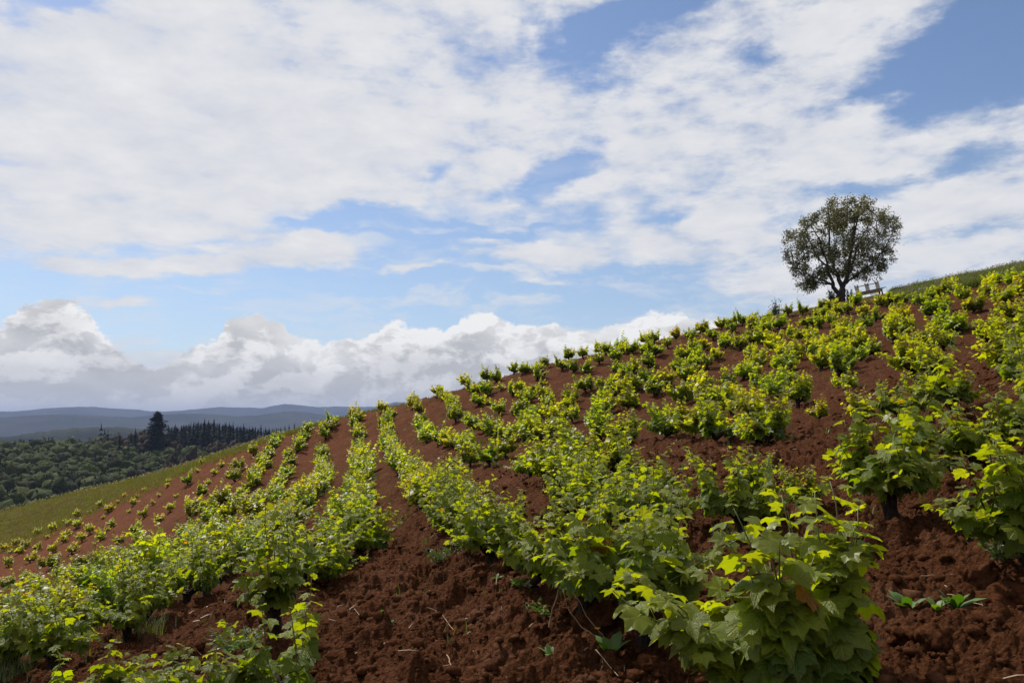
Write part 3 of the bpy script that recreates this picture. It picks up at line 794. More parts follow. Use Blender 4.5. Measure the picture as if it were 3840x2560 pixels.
def wood_mesh(tubes, seed):
    B_ = Bag()
    for i, (P_, r_, n_, bp) in enumerate(tubes):
        V, Fs = tube(P_, r_, n_, bp, seed+i); B_.add(V, Fs)
    return B_.mesh('trunk', M_BARK, True)


def shoot_mesh(P_, r_, sides=4):
    V, Fs = tube(P_, r_, sides); return mesh('shoot', V, Fs, M_STEM, True, col=np.array([.085, .095, .022]))


def joined_foliage(leaves, forms, g, mul=1.0, smooth=False):
    B_ = Bag()
    for (p, Y, Z, s, c_) in leaves:
        V, Fs = forms[g.integers(len(forms))]; X = np.cross(Y, Z)
        p2 = p + Y*s*.55 + Z*s*.3
        B_.add(V @ np.stack([X, Y, Z])*s*mul + p2, Fs, c_)
    return B_


def make_near_vine(seed, loc, rot, label, group, **kw):
    """every leaf and shoot its own part"""
    gg = np.random.default_rng(seed)
    t = obj('bush_vine', None, loc=loc); t.rotation_euler[2] = rot; tag(t, label, 'vine', group)
    sc_ = kw.pop('scale', 1.0); t.scale = (sc_,)*3
    tubes, shoots, leaves = vine_plan(gg, **kw)
    obj('trunk', wood_mesh(tubes, seed), t)
    for P_, r_ in shoots: obj('shoot', shoot_mesh(P_, r_), t)
    leaves = sorted(leaves, key=lambda q: -q[3]); rest = leaves[290:]; leaves = leaves[:290]
    if rest:
        o = obj('small_leaves', joined_foliage(rest, [leaf_arrays(gg, pts=25, rings=1)[:2] for _ in range(4)], gg, 1.0).mesh('small_leaves', M_FOL), t); o['kind'] = 'stuff'
    for q in leaves:
        o = obj('leaf', LEAVES[gg.integers(len(LEAVES))], t)
        o.matrix_local = leaf_matrix(q[0], q[1], q[2], q[3]); o.color = (*[float(w_) for w_ in q[4]], 1)
    return t


PROTO = {}


def proto(kind, k):
    key = (kind, k)
    if key in PROTO: return PROTO[key]
    gg = np.random.default_rng(900 + 37*k + {'mid': 0, 'far': 300, 'small': 600}[kind])
    dens = {'mid': gg.uniform(1.2, 1.65), 'far': gg.uniform(1.2, 1.6), 'small': .7}[kind]
    tubes, shoots, leaves = vine_plan(gg, dens=dens, size={'mid': 1.08, 'far': 1.2, 'small': 1.1}[kind], spread=gg.uniform(.75, 1.05) if kind != 'mid' else gg.uniform(.8, 1.08), trunk_h=.19, warm=.25*(gg.uniform() < .2))
    tm = wood_mesh(tubes, k)
    B_ = joined_foliage(leaves, SIMPLE if kind == 'mid' else TINY, gg, 1.08 if kind == 'mid' else 1.15)
    fm = B_.mesh('foliage', M_FOL, False)
    S_ = Bag()
    for P_, r_ in shoots:
        V, Fs = tube(P_[::2], r_[::2]*1.2, 3); S_.add(V, Fs, (.085, .095, .022))
    PROTO[key] = (tm, fm, S_.mesh('shoots', M_STEM), B_)
    return PROTO[key]


def make_vine(kind, k, loc, rot, sc_, label, group, hue):
    tm, fm, sm_, _ = proto(kind, k)
    t = obj('bush_vine', None, loc=loc); t.rotation_euler = (random.uniform(-.06, .06), random.uniform(-.06, .06), rot); t.scale = sc_
    tag(t, label, 'vine', group)
    obj('trunk', tm, t)
    f_ = obj('foliage', fm, t); f_.color = (*hue, 1); f_['kind'] = 'stuff'
    if kind == 'mid': obj('shoots', sm_, t)['kind'] = 'stuff'
    return t


VINE_SPOTS = [[-2.33,9.27,"","row"],[-2.31,10.04,"","row"],[-2.21,11.18,"","row"],[-2.59,12.04,"","row"],[-2.72,13.34,"","row"],[-3.04,15.27,"","row"],[-3.21,16.27,"","row"],[-3.45,17.29,"","row"],[-3.6,18.47,"","row"],[-3.84,19.28,"","row"],[-3.97,20.36,"","row"],[-4.03,21.6,"","row"],[-4.3,22.39,"","row"],[-4.51,23.52,"","row"],[-4.66,24.8,"","row"],[-4.99,26.08,"","row"],[-5.08,27.22,"","row"],[-5.47,28.27,"","row"],[-5.48,29.46,"","row"],[-5.68,30.67,"","row"],[-5.88,31.87,"","row"],[-6.2,32.97,"","row"],[-6.34,33.94,"","row"],[-6.65,35.37,"","row"],[-6.87,36.52,"","row"],[-7.12,37.62,"","row"],[-7.38,38.79,"","row"],[-7.54,40.18,"","row"],[-7.9,41.02,"","row"],[-8.17,42.47,"","row"],[-8.38,43.54,"","row"],[-8.45,44.7,"","row"],[-8.73,45.99,"","row"],[-9.51,49.33,"","row"],[-9.83,50.37,"","row"],[-9.93,51.51,"","row"],[-10.38,52.7,"","row"],[-10.54,53.96,"","row"],[-10.83,55.19,"","row"],[0.11,7.16,"","row"],[-0.18,8.24,"","row"],[-0.3,8.91,"","row"],[-0.59,10.23,"","row"],[-0.76,11.24,"","row"],[-0.91,12.08,"","row"],[-1.02,13.2,"","row"],[-1.28,14.09,"","row"],[-1.4,15.11,"","row"],[-1.72,16.11,"","row"],[-1.76,17.21,"","row"],[-1.96,18.21,"","row"],[-2.09,18.97,"","row"],[-2.23,20.22,"","row"],[-2.48,21.1,"","row"],[-2.61,22.0,"","row"],[-2.85,23.18,"","row"],[-3.18,24.48,"","row"],[-3.27,25.7,"","row"],[-3.56,26.97,"","row"],[-3.88,28.23,"","row"],[-4.11,29.39,"","row"],[-4.33,30.52,"","row"],[-4.46,31.83,"","row"],[-4.85,33.38,"","row"],[-5.1,34.53,"","row"],[-5.35,35.67,"","row"],[-5.53,36.94,"","row"],[-5.72,38.09,"","row"],[-5.95,39.19,"","row"],[-6.18,40.4,"","row"],[-6.41,41.69,"","row"],[-6.71,42.92,"","row"],[-6.69,44.04,"","row"],[-7.08,45.19,"","row"],[-7.07,46.35,"","row"],[-7.52,47.54,"","row"],[-7.65,48.79,"","row"],[-7.83,50.15,"","row"],[-7.92,51.37,"","row"],[-4.43,8.03,"","row"],[-4.06,8.73,"","row"],[-4.23,9.61,"","row"],[-4.34,10.87,"","row"],[-4.34,11.67,"","row"],[-4.54,12.89,"","row"],[-4.56,13.65,"","row"],[-4.81,14.82,"","row"],[-4.83,15.55,"","row"],[-5.08,16.47,"","row"],[-5.22,17.6,"","row"],[-5.59,18.67,"","row"],[-5.77,19.61,"","row"],[-5.78,20.45,"","row"],[-5.98,21.44,"","row"],[-6.14,22.38,"","row"],[-6.29,23.39,"","row"],[-6.42,24.57,"","row"],[-6.53,25.75,"","row"],[-6.76,26.98,"","row"],[-6.97,27.97,"","row"],[-7.04,29.12,"","row"],[-7.31,30.39,"","row"],[-7.41,31.47,"","row"],[-7.65,32.59,"","row"],[-7.82,33.61,"","row"],[-8.08,34.83,"","row"],[-8.28,35.84,"","row"],[-8.54,37.05,"","row"],[-8.87,38.16,"","row"],[-9.18,39.14,"","row"],[-9.42,40.18,"","row"],[-9.71,41.31,"","row"],[-10.05,42.5,"","row"],[-10.35,43.82,"","row"],[-10.65,45.0,"","row"],[-10.82,46.27,"","row"],[-11.17,47.46,"","row"],[-11.44,48.65,"","row"],[-1.44,28.73,"","row"],[-1.73,29.9,"","row"],[-2.04,31.32,"","row"],[-2.33,32.19,"","row"],[-2.77,33.23,"","row"],[-3.13,34.55,"","row"],[-4.01,37.77,"","row"],[-4.1,38.97,"","row"],[-4.25,40.12,"","row"],[-4.67,42.42,"","row"],[-5.09,44.63,"","row"],[-5.87,49.35,"","row"],[-6.19,50.59,"","row"],[1.04,27.77,"","row"],[0.55,28.85,"","row"],[0.06,30.2,"","row"],[-0.44,31.17,"","row"],[-0.82,32.61,"","row"],[-0.87,33.65,"","row"],[-1.19,34.8,"","row"],[-1.9,37.52,"","row"],[-2.08,38.66,"","row"],[-2.94,42.15,"","row"],[-3.23,44.25,"","row"],[-3.43,45.46,"","row"],[-3.58,46.54,"","row"],[-3.7,47.42,"","row"],[-4.28,49.67,"","row"],[-4.47,50.71,"","row"],[-4.81,51.89,"","row"],[-10.43,32.13,"","row"],[-10.45,33.32,"","row"],[-10.67,34.3,"","row"],[-10.78,35.3,"","row"],[-11.48,38.98,"","row"],[-11.87,40.43,"","row"],[-12.07,41.61,"","row"],[-12.15,42.75,"","row"],[-12.69,45.32,"","row"],[-13.15,47.9,"","row"],[-13.77,49.98,"","row"],[-13.81,51.5,"","row"],[-13.92,52.55,"","row"],[-14.01,54.08,"","row"],[-14.67,57.4,"","row"],[-14.37,39.15,"","row"],[-14.3,41.5,"","row"],[-14.31,42.69,"","row"],[-14.22,43.93,"","row"],[-14.39,44.84,"","row"],[-14.62,46.01,"","row"],[-14.86,47.38,"","row"],[-15.31,48.46,"","row"],[-15.38,49.44,"","row"],[-15.62,50.62,"","row"],[-16.0,51.69,"","row"],[-16.12,53.14,"","row"],[-16.41,54.28,"","row"],[-16.58,55.62,"","row"],[-16.93,58.12,"","row"],[-2.0,6.83,"N","near"],[1.11,3.84,"N","near"],[0.81,5.07,"N","near"],[0.51,5.83,"N","near"],[2.96,6.24,"N","near"],[2.9,4.54,"N","near"],[4.2,7.06,"","near"],[1.88,10.17,"s","near"],[2.75,9.17,"s","near"],[0.76,10.46,"","near"],[1.03,9.23,"","near"],[1.29,8.53,"","near"],[1.44,7.82,"","near"],[2.07,7.24,"","near"],[2.68,7.47,"s","near"],[0.44,17.9,"","near"],[0.74,15.5,"","near"],[0.99,13.45,"","near"],[1.2,12.22,"","near"],[1.67,13.27,"","near"],[-2.07,5.07,"N","near"],[-2.78,5.48,"s","near"],[-1.36,4.84,"T","near"],[5.54,8.41,"","near"],[6.52,10.05,"","near"],[3.52,5.19,"","near"],[4.62,6.71,"","near"],[8.44,12.39,"","near"],[11.28,16.67,"","near"],[-8.83,13.8,"","near"],[-19.56,29.85,"","near"],[-28.7,44.31,"","near"],[-5.8,9.11,"","near"],[17.99,26.62,"","near"],[21.13,31.49,"","near"],[16.38,53.51,"","E"],[16.88,52.34,"","E"],[15.81,49.29,"","E"],[16.88,49.82,"","E"],[19.36,55.09,"","E"],[19.94,54.21,"","E"],[21.46,54.33,"","E"],[21.65,53.39,"","E"],[20.13,51.4,"","E"],[21.19,51.34,"","E"],[21.53,50.35,"","E"],[23.11,52.87,"","E"],[20.82,45.25,"","E"],[19.38,47.54,"","E"],[18.19,48.36,"","E"],[18.59,47.54,"","E"],[21.27,47.59,"","E"],[18.8,41.85,"","E"],[17.01,39.22,"","E"],[22.5,46.01,"","E"],[19.62,39.8,"","E"],[23.22,49.41,"","E"],[24.26,49.23,"","E"],[24.12,50.17,"","E"],[23.53,45.31,"","E"],[24.85,46.72,"","E"],[25.71,47.24,"","E"],[26.59,47.77,"","E"],[19.77,37.05,"","E"],[21.04,38.22,"","E"],[19.68,33.65,"","E"],[23.6,41.03,"","E"],[23.8,39.39,"","E"],[26.58,43.73,"","E"],[27.32,44.49,"","E"],[20.84,33.3,"","E"],[21.91,35.41,"","E"],[25.17,39.28,"","E"],[21.91,33.83,"","E"],[18.22,28.91,"","E"],[14.12,23.64,"","E"],[16.78,29.85,"","E"],[17.08,31.37,"","E"],[14.83,28.56,"","E"],[17.0,33.83,"","E"],[17.86,37.05,"","E"],[16.16,34.0,"","E"],[15.51,32.25,"","E"],[13.83,30.61,"","E"],[14.45,32.48,"","E"],[14.73,34.0,"","E"],[13.91,45.54,"","E"],[14.09,44.43,"","E"],[14.71,43.9,"","E"],[15.67,44.55,"","E"],[15.57,41.97,"","E"],[14.86,38.69,"","E"],[14.41,36.0,"","E"],[13.76,34.65,"","E"],[15.42,36.58,"","E"],[18.02,42.85,"","E"],[13.18,39.39,"","E"],[12.62,35.53,"","E"],[12.76,36.99,"","E"],[13.44,35.59,"","E"],[12.1,40.1,"","E"],[11.19,36.05,"","E"],[11.16,32.42,"","E"],[11.74,30.31,"","E"],[12.57,33.18,"","E"],[10.82,26.45,"","E"],[11.7,27.97,"","E"],[12.41,31.08,"","E"],[12.8,29.61,"","E"],[10.3,33.89,"","E"],[9.44,27.85,"","E"],[8.01,24.52,"","E"],[6.88,19.24,"","E"],[5.78,15.2,"s","E"],[5.56,12.92,"s","E"],[8.44,20.01,"s","E"],[8.87,21.65,"s","E"],[5.25,10.81,"L","E"],[8.68,16.32,"","E"],[5.98,10.75,"L","E"],[13.83,25.34,"","E"],[14.62,27.21,"","E"],[11.25,17.55,"","E"],[8.39,13.09,"","E"],[8.97,17.6,"","E"],[-5.15,8.7,"","G"],[-7.02,11.51,"","G"],[-6.42,10.99,"","G"],[-5.55,10.17,"","G"],[-5.94,12.16,"","G"],[-7.36,13.8,"","G"],[-8.31,14.62,"","G"],[-9.43,15.61,"","G"],[-5.59,13.09,"","G"],[-6.33,13.68,"","G"],[-8.08,16.2,"","G"],[-10.63,19.89,"","G"],[-12.54,22.0,"","G"],[-16.41,27.09,"","G"],[-5.87,15.32,"","G"],[-6.62,16.14,"","G"],[-7.87,17.66,"","G"],[-10.69,22.17,"","G"],[-13.61,26.27,"","G"],[-18.93,34.18,"","G"],[-23.89,40.51,"","G"],[-27.75,45.02,"","G"],[-6.55,19.3,"","G"],[-7.3,19.95,"","G"],[-8.74,22.23,"","G"],[-10.82,25.22,"","G"],[-12.44,27.27,"","G"],[-16.82,34.18,"","G"],[-20.27,38.4,"","G"],[-27.64,49.0,"","G"],[-7.23,22.47,"","G"],[-9.07,25.34,"","G"],[-11.5,29.2,"","G"],[-13.6,36.11,"","G"],[-11.64,33.3,"","G"],[-9.53,29.55,"","G"],[-25.38,65.81,"s","B"],[-24.52,62.65,"s","B"],[-23.91,59.66,"","B"],[-21.55,59.66,"s","B"],[-21.59,58.37,"s","B"],[-21.01,55.85,"s","B"],[-19.46,50.7,"","B"],[-15.34,42.56,"","B"],[-16.07,45.84,"s","B"],[-17.69,44.55,"","B"],[-18.21,53.8,"","B"],[-16.94,49.47,"","B"],[-18.42,57.26,"","B"],[-16.8,56.85,"","B"],[-14.42,55.74,"","B"],[-12.39,43.96,"","B"],[-12.21,52.51,"","B"],[-12.41,54.1,"","B"],[-12.39,55.21,"","B"],[-8.81,54.21,"","B"],[-7.77,27.91,"","B"],[-12.84,38.4,"","B"],[-15.51,40.92,"","B"],[-36.06,70.79,"","A"],[-36.25,69.5,"s","A"],[-33.44,67.04,"","A"],[-33.68,69.15,"s","A"],[-29.93,63.76,"","A"],[-31.41,67.57,"s","A"],[-33.72,70.32,"s","A"],[-31.47,69.03,"s","A"],[-26.72,61.07,"s","A"],[-26.29,59.31,"s","A"],[-25.69,56.61,"","A"],[-28.74,60.83,"s","A"],[-32.88,65.11,"s","A"],[-37.67,70.09,"","A"],[-37.05,67.86,"","A"],[-38.54,69.79,"s","A"],[-34.88,65.05,"","A"],[-38.2,67.8,"","A"],[-40.09,68.68,"","A"],[-30.87,59.54,"","A"],[-28.83,58.31,"","A"],[-28.52,57.2,"s","A"],[-34.23,62.41,"","A"],[-33.25,60.3,"","A"],[-30.11,57.02,"","A"],[-39.97,65.69,"","A"],[-37.69,63.06,"","A"],[-40.9,65.52,"","A"],[-36.95,61.07,"","A"],[-35.16,60.3,"","A"],[-32.06,56.97,"","A"],[-28.54,52.81,"","A"],[-32.63,55.21,"","A"],[-34.89,56.61,"","A"],[-29.31,50.76,"","A"],[-23.98,51.58,"","A"],[-25.54,55.38,"s","A"],[-21.0,48.47,"","A"],[-16.95,42.5,"","A"],[-22.48,53.33,"","A"],[-23.87,57.43,"s","A"],[-27.86,65.58,"s","A"],[-27.01,63.35,"s","A"],[-23.96,49.7,"","A"],[-27.54,54.33,"","A"],[-38.39,62.41,"s","A"],[-37.09,64.87,"s","A"],[-37.02,59.6,"s","A"],[-29.57,53.1,"s","A"],[-6.53,52.28,"","C"],[-5.61,47.18,"s","C"],[-2.97,52.22,"","C"],[-2.51,49.06,"","C"],[-2.23,47.3,"","C"],[-1.63,46.36,"","C"],[-1.89,44.55,"","C"],[-1.39,43.79,"s","C"],[-0.61,39.92,"","C"],[-1.68,52.81,"","C"],[-1.02,50.0,"","C"],[0.1,52.81,"","C"],[0.78,50.11,"","C"],[1.44,46.6,"","C"],[1.58,49.35,"","C"],[2.09,50.76,"","C"],[-0.68,46.72,"s","C"],[0.06,44.43,"","C"],[0.45,43.61,"","C"],[1.68,44.66,"s","C"],[0.8,41.09,"","C"],[1.21,42.32,"","C"],[1.62,40.68,"","C"],[1.73,38.05,"","C"],[3.79,53.33,"","C"],[3.01,47.83,"","C"],[3.54,46.19,"","C"],[4.64,51.28,"","C"],[4.13,45.13,"","C"],[0.01,38.87,"s","C"],[1.23,35.0,"","C"],[0.5,36.23,"","C"],[0.85,32.6,"","C"],[0.6,30.9,"","C"],[-1.95,26.21,"s","C"],[-1.27,25.1,"","C"],[-0.65,23.99,"","C"],[-0.14,25.34,"","C"],[1.79,33.54,"","C"],[2.44,32.07,"","C"],[1.57,27.09,"","C"],[1.44,29.61,"","C"],[2.55,36.17,"","C"],[2.9,37.99,"","C"],[5.94,54.1,"","D"],[6.08,51.11,"","D"],[6.97,51.23,"","D"],[7.0,49.76,"","D"],[7.45,49.0,"","D"],[9.02,53.63,"","D"],[9.53,52.69,"","D"],[8.11,47.59,"","D"],[8.38,46.42,"","D"],[9.67,48.82,"","D"],[11.05,53.57,"","D"],[11.59,51.11,"","D"],[13.18,55.5,"","D"],[13.06,53.98,"","D"],[12.57,49.41,"","D"],[14.6,54.86,"","D"],[15.51,55.62,"","D"],[14.36,51.52,"","D"],[15.98,54.8,"","D"],[15.63,51.23,"","D"],[17.13,53.28,"","D"],[5.26,47.01,"","D"],[6.19,46.54,"","D"],[5.72,42.38,"","D"],[5.88,41.27,"","D"],[6.5,42.56,"","D"],[7.38,43.38,"","D"],[8.31,40.04,"","D"],[9.37,43.61,"","D"],[9.24,39.98,"","D"],[10.18,43.26,"","D"],[10.4,45.48,"","D"],[11.12,45.84,"","D"],[10.61,41.27,"","D"],[9.7,39.16,"","D"],[12.3,46.13,"","D"],[12.13,44.9,"","D"],[12.54,43.67,"","D"],[11.92,38.22,"","D"],[3.72,39.92,"","D"],[4.44,38.63,"","D"],[4.85,37.75,"","D"],[5.07,36.29,"","D"],[5.77,37.58,"","D"],[6.47,38.92,"","D"],[7.19,36.52,"","D"],[4.75,32.72,"","D"],[6.31,35.12,"","D"],[8.61,38.51,"","D"],[8.11,36.87,"","D"],[7.93,34.65,"","D"],[8.01,33.54,"","D"],[8.64,31.9,"","D"],[7.14,27.44,"","D"],[6.86,28.5,"","D"],[9.62,33.36,"","D"],[8.83,28.44,"","D"],[3.88,34.59,"","D"],[3.95,32.83,"","D"],[2.68,23.93,"","D"],[2.77,27.85,"","D"],[3.08,21.29,"","D"],[4.8,22.82,"","D"],[3.82,15.32,"","D"],[4.1,17.37,"","D"],[6.01,21.82,"","D"],[5.88,20.12,"","D"],[6.35,29.73,"","D"],[4.13,13.8,"","D"],[4.06,13.04,"","D"],[3.66,19.54,"","D"],[1.69,24.57,"","D"],[-2.88,14.3,"","F"],[0.98,11.34,"","F"],[0.86,14.47,"","F"],[-10.66,21.03,"","F"],[-6.13,12.92,"","F"],[-6.99,14.97,"","F"],[-7.58,18.8,"","F"],[-8.02,21.09,"","F"]]
ORD = ['first', 'second', 'third', 'fourth', 'fifth', 'sixth', 'seventh', 'eighth', 'ninth', 'tenth', 'eleventh', 'twelfth', 'thirteenth', 'fourteenth', 'fifteenth', 'sixteenth', 'seventeenth', 'eighteenth', 'nineteenth', 'twentieth', 'twenty-first', 'twenty-second', 'twenty-third', 'twenty-fourth', 'twenty-fifth', 'twenty-sixth', 'twenty-seventh', 'twenty-eighth', 'twenty-ninth', 'thirtieth']
for tens, base in (('thirty', 30), ('forty', 40), ('fifty', 50)):
    if base > 30: ORD.append(tens[:-1] + 'ieth')
    ORD += [tens + '-' + ORD[q] for q in range(9)]
spots = sorted([tuple(s) for s in VINE_SPOTS], key=lambda s: math.hypot(s[0], s[1]))
XS = np.array([s[0] for s in spots]); YS = np.array([s[1] for s in spots]); ZS = ground(XS, YS)
rows = {}
AISLE = .35                                           # x + y/5 of the bare aisle's axis
for i, s in enumerate(spots):
    c_ = s[0] + .2*s[1] - AISLE; rows.setdefault(int(math.floor(c_/1.78)), []).append(i)
names = {}
for r_, idx in rows.items():
    side = 'right' if r_ >= 0 else 'left'; n_ = r_ if r_ >= 0 else -r_-1
    for q, i in enumerate(sorted(idx, key=lambda i: spots[i][1])): names[i] = (side, n_, q)
SPECIAL = {
    (1.10, 3.8): 'largest vine, at the bottom edge, its long leafy shoots hiding its trunk',
    (.82, 5.1): 'big leafy vine with thick dark trunk beside the clods, left of the largest vine',
    (2.95, 6.2): 'single full vine on a stout dark trunk in open soil at right',
    (-1.99, 6.8): 'sparse vine with two tall shoots above a bare black stump at lower left',
}
N_SEP = 0
order = sorted(range(len(spots)), key=lambda i: math.hypot(XS[i], YS[i])/(.62 if spots[i][2] == 's' else 1.0))
single = set(order[:296])
far_bag = Bag(); far_wood = Bag()
for i, s in enumerate(spots):
    x, y, flag, reg = s; d = math.hypot(x, y); gg = np.random.default_rng(4000+i)
    z = float(ZS[i]) - .01
    side, n_, q = names[i]
    young = flag == 's'
    sc0 = gg.uniform(.88, 1.14)*(.62 if young else 1.0)
    if reg == 'A': sc0 *= .78
    pale = young or reg == 'A' or gg.uniform() < .15
    look = 'small sparse yellowish' if young else ('large leafy' if sc0 > 1.06 else 'round leafy' if sc0 > .96 else 'compact leafy')
    rowname = f'{ORD[n_]} row {side} of the bare aisle' if n_ < len(ORD) else f'outermost row {side} of the bare aisle'
    label = f'{look} vine, {ORD[min(q, 58)]} up the {rowname}'
    for k_, v_ in SPECIAL.items():
        if abs(k_[0]-x) < .15 and abs(k_[1]-y) < .2: label = v_
    group = 'bush vines in the tilled vineyard'
    if i in single and d < 12.5:
        kw = dict(scale=gg.uniform(.84, 1.0)*(.62 if young else 1.0), dens=gg.uniform(1.2, 1.5), spread=gg.uniform(.9, 1.2), trunk_h=.21, warm=.5 if reg == 'near' and young else .04)
        if abs(x-1.10) < .2 and abs(y-3.8) < .2: kw.update(scale=1.10, dens=1.55, size=1.36, spread=.68, side=0.05, trunk_h=.17)
        elif abs(x-.82) < .2 and abs(y-5.1) < .25: kw.update(scale=1.02, dens=1.3, size=1.25, spread=1.1, trunk_h=.28)
        elif abs(x-2.95) < .2 and abs(y-6.2) < .25: kw.update(scale=1.08, dens=1.3, size=1.15, spread=1.1, trunk_h=.27)
        elif abs(x+1.99) < .2 and abs(y-6.8) < .25: kw.update(scale=1.12, dens=.55, size=1.05, spread=.45, trunk_h=.36, lean=.1)
        elif abs(y-5) < 1.4 and x < -1.5 and flag in ('N', 's', 'T'): kw.update(scale={'N': .66, 's': .72, 'T': .42}[flag], dens={'N': .75, 's': .4, 'T': .35}[flag], size=1.35)
        elif flag == 'N': kw.update(scale=1.05, dens=1.2, size=1.1)
        elif flag == 'T': kw.update(scale=.95, dens=.4, size=1.0)
        make_near_vine(5000+i, (x, y, z), gg.uniform(0, 6.28), label, group, **kw); N_SEP += 1
        continue
    kind = 'small' if young else ('mid' if d < 27 else 'far')
    k = int(gg.integers(0, 9 if kind == 'mid' else 8 if kind == 'far' else 4))
    w_ = gg.uniform(.9, 1.2)*(1.12 if d > 27 else 1.0); hue = (w_*gg.uniform(.9, 1.15)*(1.35 if pale else 1), w_*gg.uniform(.95, 1.05)*(1.2 if pale else 1), w_)
    sc0 *= .9 if reg == 'row' and d > 13 else 1.0
    scv = (sc0*gg.uniform(.92, 1.12), sc0*gg.uniform(.92, 1.12), sc0*gg.uniform(.9, 1.1)*(1.0 if young else 1.03 if kind == 'far' else 1.0))
    rot = gg.uniform(0, 6.28)
    if i in single:
        make_vine(kind, k, (x, y, z), rot, scv, label, group, hue)
    else:
        tm, fm, sm_, B_ = proto(kind, k)
        ca, sa = math.cos(rot), math.sin(rot); M3 = np.array([[ca, sa, 0], [-sa, ca, 0], [0, 0, 1]])
        for v_, f_, c_ in zip(B_.v, B_.f, B_.c): pass
        V = np.concatenate(B_.v)*np.array(scv) @ M3 + [x, y, z]; far_bag.add(V, np.concatenate(B_.f), np.concatenate(B_.c)*np.array(hue))
        n0 = len(tm.vertices); co = np.empty(n0*3, np.float32); tm.vertices.foreach_get('co', co)
        ix = np.empty(len(tm.loops), np.int32); tm.loops.foreach_get('vertex_index', ix)
        far_wood.add(co.reshape(-1, 3)*np.array(scv) @ M3 + [x, y, z], ix.reshape(-1, 3))
fv = tag(obj('distant_vines', None), 'farthest small vines dotting the crest and the left shoulder of the hill', 'vines', kind='stuff')
o = obj('foliage', far_bag.mesh('distant_vines', M_FOL), fv); o['kind'] = 'stuff'
o = obj('trunks', far_wood.mesh('distant_vine_trunks', M_BARK, True), fv); o['kind'] = 'stuff'

# ------------------------------------------------------------------ hilltop tree
def at(u, v, d):
    x, y, z = pix_dir(u, v); return np.array([x/y*d, d, z/y*d])


TD = 62.0
tb = at(3155, 1130, TD); tb[2] = min(tb[2], ground1(tb[0], tb[1])+.02)
S_M = TD/F_PX/3.015                                     # metres per unit of the outline below
ax0 = (3155-2900)*3.015; az0 = (1128-680)*3.015
OUT = np.array([(165, 650), (240, 480), (350, 400), (400, 330), (500, 280), (620, 200), (680, 160), (800, 200), (850, 130), (1000, 120), (1080, 110), (1170, 180), (1260, 280), (1380, 280), (1470, 400), (1460, 520), (1350, 560), (1280, 640), (1330, 790), (1290, 950), (1230, 1060), (1100, 1100), (1000, 1070), (880, 1150), (850, 1080), (700, 1120), (560, 1220), (400, 1220), (200, 1210), (215, 1040), (300, 950), (215, 830)], float)
OUT = np.stack([(OUT[:, 0]-ax0)*S_M, -(OUT[:, 1]-az0)*S_M], -1)


def inside(p):
    c = False; j = len(OUT)-1
    for i in range(len(OUT)):
        if (OUT[i, 1] > p[1]) != (OUT[j, 1] > p[1]) and p[0] < (OUT[j, 0]-OUT[i, 0])*(p[1]-OUT[i, 1])/(OUT[j, 1]-OUT[i, 1]) + OUT[i, 0]: c = not c
        j = i
    return c


t = tag(obj('hilltop_tree', None, loc=tuple(tb)), 'lone round-crowned evergreen tree with forked trunk on the crest beside the wooden bench', 'tree')
g = np.random.default_rng(77)
wood = Bag()
limbs = []


def px(zx, zy, dy=0.0): return np.array([(zx-ax0)*S_M, dy, -(zy-az0)*S_M])


def limb(pts, r0, r1):
    P_ = np.array(pts); n = len(P_); tt_ = np.linspace(0, n-1, (n-1)*4+1)
    Q_ = np.stack([np.interp(tt_, np.arange(n), P_[:, k]) for k in range(3)], -1)
    Q_[1:-1] += g.normal(size=(len(Q_)-2, 3))*.035
    V, Fs = tube(Q_, np.linspace(r0, r1, len(Q_)), 7, .1, len(limbs)); wood.add(V, Fs); limbs.append((Q_, np.linspace(r0, r1, len(Q_))))


limb([px(775, 1400), px(778, 1290), px(790, 1190)], .34, .25)
limb([px(745, 1400, .1), px(740, 1250, .1), px(690, 1150, .1)], .20, .15)
limb([px(790, 1190), px(760, 1050, .2), px(700, 900, .3), px(680, 700, .4), px(690, 480, .3), px(680, 250, .2)], .19, .03)
limb([px(690, 1150), px(620, 1000, -.4), px(560, 850, -.8), px(480, 650, -1.1), px(380, 500, -1.3)], .13, .025)
limb([px(690, 1150), px(600, 1080, .6), px(460, 1000, 1.1), px(320, 880, 1.5)], .11, .02)
limb([px(700, 1140), px(560, 1130, 0), px(400, 1120, -.2), px(270, 1150, -.3)], .08, .015)
limb([px(790, 1190), px(830, 1050, -.3), px(850, 850, -.7), px(880, 650, -1.0), px(930, 420, -1.1), px(1000, 220, -.9)], .17, .03)
limb([px(800, 1150), px(900, 1020, .6), px(1000, 850, 1.2), px(1080, 650, 1.5), px(1180, 470, 1.6), px(1350, 380, 1.2)], .15, .02)
limb([px(800, 1150), px(920, 1060, -.6), px(1050, 950, -1.2), px(1180, 800, -1.4)], .11, .02)
limb([px(760, 1050, .2), px(600, 800, 1.2), px(520, 550, 1.8), px(480, 380, 1.5)], .09, .02)
limb([px(840, 950, -.5), px(800, 700, -2.0), px(820, 450, -2.3), px(840, 250, -1.6)], .09, .02)
limb([px(900, 1020, .6), px(1000, 900, 2.2), px(1000, 600, 2.9), px(950, 380, 2.2)], .08, .02)
AL = np.concatenate([q[0][4:] for q in limbs[2:]])
clus = []
xa, xb, za, zb = OUT[:, 0].min(), OUT[:, 0].max(), OUT[:, 1].min(), OUT[:, 1].max()
